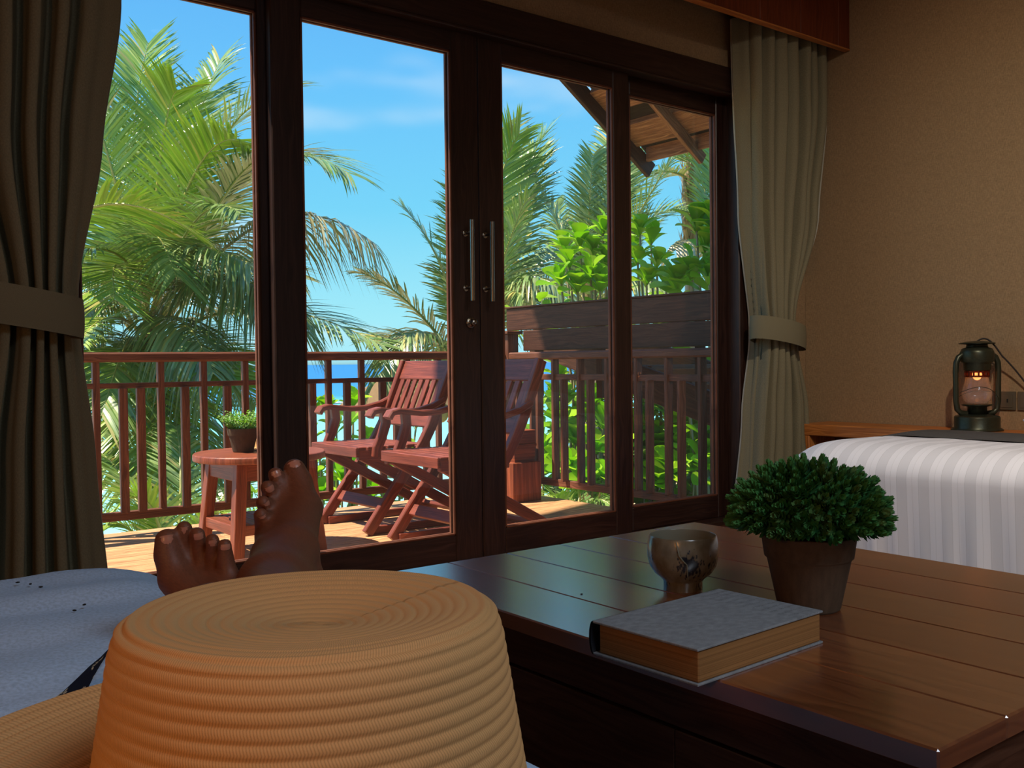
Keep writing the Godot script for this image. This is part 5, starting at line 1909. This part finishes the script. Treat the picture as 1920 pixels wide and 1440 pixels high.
	palm("low young palm whose arching fronds fill the view through the left balusters", Vector3(2.9, -3.5, -9.3), Vector3(2.95, -1.35, -9.2), 0.12, [
		[Vector3(3.00, -1.34, -9.02), Vector3(2.95, -0.06, -9.09), Vector3(2.48, -0.48, -8.95), 1],
		[Vector3(3.04, -1.34, -8.99), Vector3(3.26, -0.26, -8.85), Vector3(3.46, -0.65, -8.42), 1],
		[Vector3(2.96, -1.34, -9.05), Vector3(2.75, -0.40, -9.24), Vector3(2.32, -0.67, -9.06), 1],
		[Vector3(3.02, -1.34, -9.00), Vector3(3.25, -0.19, -9.24), Vector3(3.42, 0.18, -10.01), 0],
		[Vector3(3.02, -1.34, -9.00), Vector3(3.56, -0.32, -9.24), Vector3(4.06, -0.27, -9.49), 0],
		[Vector3(3.00, -1.34, -9.02), Vector3(2.95, -0.31, -9.72), Vector3(2.81, -0.09, -10.48), 0],
		[Vector3(3.04, -1.34, -8.99), Vector3(3.33, -0.72, -8.53), Vector3(3.62, -0.74, -8.04), 1]], 0, false, 0.9)
	palm("coconut palm rising behind the middle of the double doors", Vector3(6.4, -3.5, -9.6), Vector3(6.62, 0.72, -9.42), 0.14, [
		[Vector3(6.62, 0.74, -9.42), Vector3(5.97, 1.67, -9.57), Vector3(5.45, 1.84, -9.74), 0],
		[Vector3(6.63, 0.93, -9.42), Vector3(6.48, 2.06, -9.44), Vector3(6.00, 2.62, -9.70), 0],
		[Vector3(6.61, 0.68, -9.43), Vector3(5.91, 1.66, -9.37), Vector3(5.39, 0.64, -9.24), 3],
		[Vector3(6.68, 0.74, -9.37), Vector3(6.73, 2.08, -9.50), Vector3(6.91, 3.07, -9.64), 0],
		[Vector3(6.76, 0.74, -9.31), Vector3(6.95, 2.57, -9.22), Vector3(7.51, 3.52, -8.93), 0],
		[Vector3(6.73, 0.74, -9.33), Vector3(6.71, 2.07, -8.76), Vector3(6.84, 2.66, -8.42), 0],
		[Vector3(6.71, 0.74, -9.35), Vector3(7.00, 2.49, -9.56), Vector3(7.38, 3.73, -9.55), 0],
		[Vector3(6.79, 0.80, -9.30), Vector3(6.80, 2.22, -8.43), Vector3(6.88, 1.45, -7.84), 3],
		[Vector3(6.61, 0.74, -9.43), Vector3(6.47, 1.33, -10.07), Vector3(6.10, 1.08, -10.73), 0],
		[Vector3(6.75, 0.74, -9.32), Vector3(7.35, 1.84, -9.39), Vector3(8.07, 2.22, -9.47), 0],
		[Vector3(6.62, 0.68, -9.42), Vector3(6.07, 1.23, -9.23), Vector3(5.65, 0.58, -9.03), 0],
		[Vector3(6.78, 0.74, -9.30), Vector3(7.42, 2.63, -9.36), Vector3(7.81, 3.41, -9.46), 0],
		[Vector3(6.73, 0.74, -9.33), Vector3(6.60, 1.88, -8.71), Vector3(6.53, 1.48, -8.11), 0],
		[Vector3(6.71, 0.68, -9.35), Vector3(6.79, 2.97, -9.10), Vector3(7.03, 3.44, -8.80), 1]], 4, false, 0.95)
	palm("coconut palm with upright fronds behind the third pane and the boards", Vector3(8.7, -3.5, -9.7), Vector3(8.86, 1.50, -9.60), 0.14, [
		[Vector3(8.84, 1.43, -9.61), Vector3(8.61, 2.50, -9.82), Vector3(8.33, 3.22, -10.06), 0],
		[Vector3(8.84, 1.50, -9.61), Vector3(8.84, 2.64, -9.65), Vector3(8.93, 3.57, -9.61), 0],
		[Vector3(8.87, 1.50, -9.59), Vector3(8.98, 2.64, -9.54), Vector3(9.37, 4.03, -9.65), 0],
		[Vector3(8.90, 1.50, -9.57), Vector3(8.95, 2.51, -9.05), Vector3(9.41, 3.56, -8.47), 0],
		[Vector3(8.90, 1.50, -9.57), Vector3(9.30, 2.99, -9.30), Vector3(9.97, 2.80, -8.77), 0],
		[Vector3(8.81, 1.50, -9.64), Vector3(8.28, 2.17, -9.56), Vector3(7.73, 1.87, -9.60), 0],
		[Vector3(8.87, 1.50, -9.59), Vector3(9.05, 2.23, -8.96), Vector3(9.27, 1.44, -8.26), 3],
		[Vector3(8.87, 1.50, -9.59), Vector3(9.52, 2.34, -9.74), Vector3(10.31, 2.77, -9.77), 0],
		[Vector3(8.81, 1.50, -9.64), Vector3(8.99, 2.27, -10.15), Vector3(9.16, 3.10, -10.68), 0],
		[Vector3(8.87, 1.50, -9.59), Vector3(9.12, 2.78, -9.43), Vector3(9.40, 3.78, -9.24), 0]], 0, false, 0.95)
	palm("palm with shaggy brown fibrous trunk top in the rightmost pane", Vector3(10.5, -3.5, -9.5), Vector3(10.7, 3.2, -9.46), 0.11, [
		[Vector3(10.73, 3.46, -9.46), Vector3(10.95, 4.22, -9.32), Vector3(11.38, 4.52, -8.99), 0],
		[Vector3(10.73, 3.46, -9.46), Vector3(10.61, 4.15, -9.58), Vector3(10.41, 4.54, -9.75), 0],
		[Vector3(10.75, 3.46, -9.45), Vector3(10.66, 3.90, -9.02), Vector3(10.73, 4.72, -8.99), 1],
		[Vector3(10.15, 2.26, -8.61), Vector3(10.15, 3.26, -8.64), Vector3(10.25, 3.98, -8.58), 1],
		[Vector3(10.74, 3.38, -9.45), Vector3(10.79, 3.38, -8.90), Vector3(10.96, 2.30, -8.49), 0],
		[Vector3(10.73, 3.38, -9.46), Vector3(10.03, 3.69, -9.51), Vector3(9.45, 2.97, -9.56), 0],
		[Vector3(10.20, 2.05, -8.56), Vector3(10.08, 2.91, -8.68), Vector3(10.07, 3.55, -8.71), 0],
		[Vector3(10.18, 2.05, -8.59), Vector3(9.73, 2.58, -8.57), Vector3(9.31, 2.20, -8.51), 2],
		[Vector3(10.73, 3.42, -9.46), Vector3(11.01, 4.17, -9.78), Vector3(11.24, 4.85, -9.87), 0],
		[Vector3(10.18, 2.05, -8.59), Vector3(10.37, 3.12, -8.47), Vector3(10.55, 3.47, -8.34), 0]], 0, true, 0.95)
	palm("small palm low down beyond the right balusters", Vector3(5.0, -3.5, -5.75), Vector3(4.92, -0.75, -5.4), 0.08, [
		[Vector3(4.79, -0.63, -5.35), Vector3(4.73, -0.08, -5.42), Vector3(4.47, -0.20, -5.36), 1],
		[Vector3(4.79, -0.63, -5.35), Vector3(4.85, -0.08, -5.32), Vector3(4.86, -0.25, -5.06), 0],
		[Vector3(4.79, -0.63, -5.35), Vector3(4.96, 0.06, -5.50), Vector3(5.17, -0.15, -5.83), 0],
		[Vector3(4.79, -0.63, -5.35), Vector3(4.66, -0.27, -5.47), Vector3(4.42, -0.40, -5.40), 0],
		[Vector3(4.79, -0.63, -5.35), Vector3(4.91, -0.28, -5.27), Vector3(4.91, -0.40, -5.02), 1],
		[Vector3(4.79, -0.63, -5.35), Vector3(5.16, 0.05, -5.47), Vector3(5.64, 0.05, -5.60), 0]], 0, false, 0.6)
	shrub("glossy bright green shrub with round leaf rosettes above the dark boards", Vector3(5.9, -3.5, -5.9), [Vector3(5.50, 1.39, -6.13), Vector3(5.52, 1.61, -6.25), Vector3(5.66, 1.80, -6.27), Vector3(5.75, 1.72, -6.20), Vector3(5.89, 1.92, -6.22), Vector3(5.59, 1.51, -6.06), Vector3(5.83, 1.62, -6.13), Vector3(5.39, 1.46, -6.21), Vector3(5.65, 1.40, -6.01), Vector3(5.96, 1.81, -6.16), Vector3(5.94, 1.57, -6.05), Vector3(5.69, 1.78, -6.50), Vector3(6.07, 1.72, -6.08)], 0.23, 120)
	shrub("leafy green shrub left side of the rightmost pane over the boards", Vector3(6.3, -3.5, -5.8), [Vector3(6.00, 1.88, -5.88), Vector3(5.91, 1.63, -5.82), Vector3(6.11, 1.60, -5.79), Vector3(5.89, 1.44, -5.70), Vector3(6.02, 1.43, -5.60), Vector3(6.22, 1.83, -5.96)], 0.22, 80)
	shrub("broad-leaved shrub at the right edge of the rightmost pane", Vector3(6.5, -3.5, -5.2), [Vector3(6.07, 1.86, -5.31), Vector3(6.10, 1.87, -5.17), Vector3(5.96, 1.47, -5.26), Vector3(5.99, 1.42, -5.11), Vector3(5.87, 1.36, -5.33), Vector3(6.21, 1.60, -5.20), Vector3(6.20, 1.70, -5.34), Vector3(6.26, 1.78, -5.17)], 0.27, 80)
	shrub("sunlit shrub beyond the railing behind the red chair", Vector3(4.2, -3.5, -7.9), [Vector3(4.17, 0.34, -8.40), Vector3(4.11, 0.09, -8.32), Vector3(4.27, 0.35, -8.33), Vector3(3.97, -0.22, -8.04), Vector3(4.22, -0.06, -8.11), Vector3(3.99, -0.38, -7.89), Vector3(4.57, 0.39, -8.35), Vector3(4.44, 0.21, -8.19), Vector3(4.23, -0.26, -7.97), Vector3(4.62, 0.05, -8.17), Vector3(4.39, 0.15, -8.36), Vector3(4.12, -0.07, -8.18), Vector3(4.39, -0.18, -7.97), Vector3(4.69, -0.20, -7.99), Vector3(4.05, -0.04, -8.49), Vector3(4.09, 0.20, -8.72), Vector3(4.45, -0.41, -7.78), Vector3(4.90, -0.06, -7.95), Vector3(5.10, 0.18, -8.06)], 0.20, 500)
	shrub("bright green shrub beyond the balusters right of the dark chair", Vector3(5.3, -3.5, -6.5), [Vector3(5.24, 0.70, -6.06), Vector3(5.47, 0.75, -6.13), Vector3(5.48, 0.75, -5.87), Vector3(5.37, 0.44, -5.82), Vector3(5.10, 0.28, -5.90), Vector3(5.24, 0.07, -5.66), Vector3(5.02, -0.04, -5.70), Vector3(5.37, 0.27, -5.69), Vector3(5.01, -0.05, -5.84), Vector3(5.04, -0.14, -5.56), Vector3(5.20, 0.44, -6.08), Vector3(5.26, 0.14, -5.90), Vector3(5.55, 0.52, -5.81), Vector3(5.61, 0.61, -6.15), Vector3(5.33, 0.44, -6.11), Vector3(5.15, -0.12, -5.47), Vector3(5.05, 0.06, -6.06), Vector3(5.32, 0.08, -5.47), Vector3(5.38, 0.31, -5.93)], 0.22, 700)
	shrub("large-leaved green plant behind the rightmost balusters below the stairs", Vector3(6.0, -3.5, -5.7), [Vector3(5.97, 0.09, -5.85), Vector3(6.01, 0.02, -5.69), Vector3(6.20, 0.14, -5.67), Vector3(6.25, 0.24, -5.51), Vector3(6.29, 0.10, -5.35), Vector3(5.88, -0.16, -5.41), Vector3(6.02, -0.09, -5.30), Vector3(6.07, -0.16, -5.13), Vector3(5.83, -0.19, -5.70), Vector3(5.79, -0.22, -5.48), Vector3(6.09, -0.02, -5.50), Vector3(5.95, -0.07, -5.73), Vector3(5.88, -0.03, -5.91), Vector3(6.16, -0.01, -5.32), Vector3(6.44, 0.41, -5.75), Vector3(6.43, 0.32, -5.50), Vector3(6.29, 0.31, -5.86), Vector3(6.39, 0.02, -5.27), Vector3(6.16, 0.27, -5.96), Vector3(6.49, 0.41, -5.46)], 0.31, 600)
	# thatched sunshade down on the beach
	var th := base("thatched_parasol", Vector3(16.2, -5.0, -26.2), "grey-brown thatched sunshade on the beach beside the red chair back", "parasol")
	b = MB.new()
	b.lathe(tf(Vector3(0, 5.0, 0)), [Vector2(2.2, -0.75), Vector2(2.25, -0.60), Vector2(1.2, 0.10), Vector2(0.45, 0.62), Vector2(0.05, 0.95)], 32)
	obj("thatch_roof", b, mats.thatch, th)
	b = MB.new()
	b.tube([Vector3(0, 0, 0), Vector3(0, 5.6, 0)], 0.10, 8)
	obj("pole", b, mats.plank_wood, th)
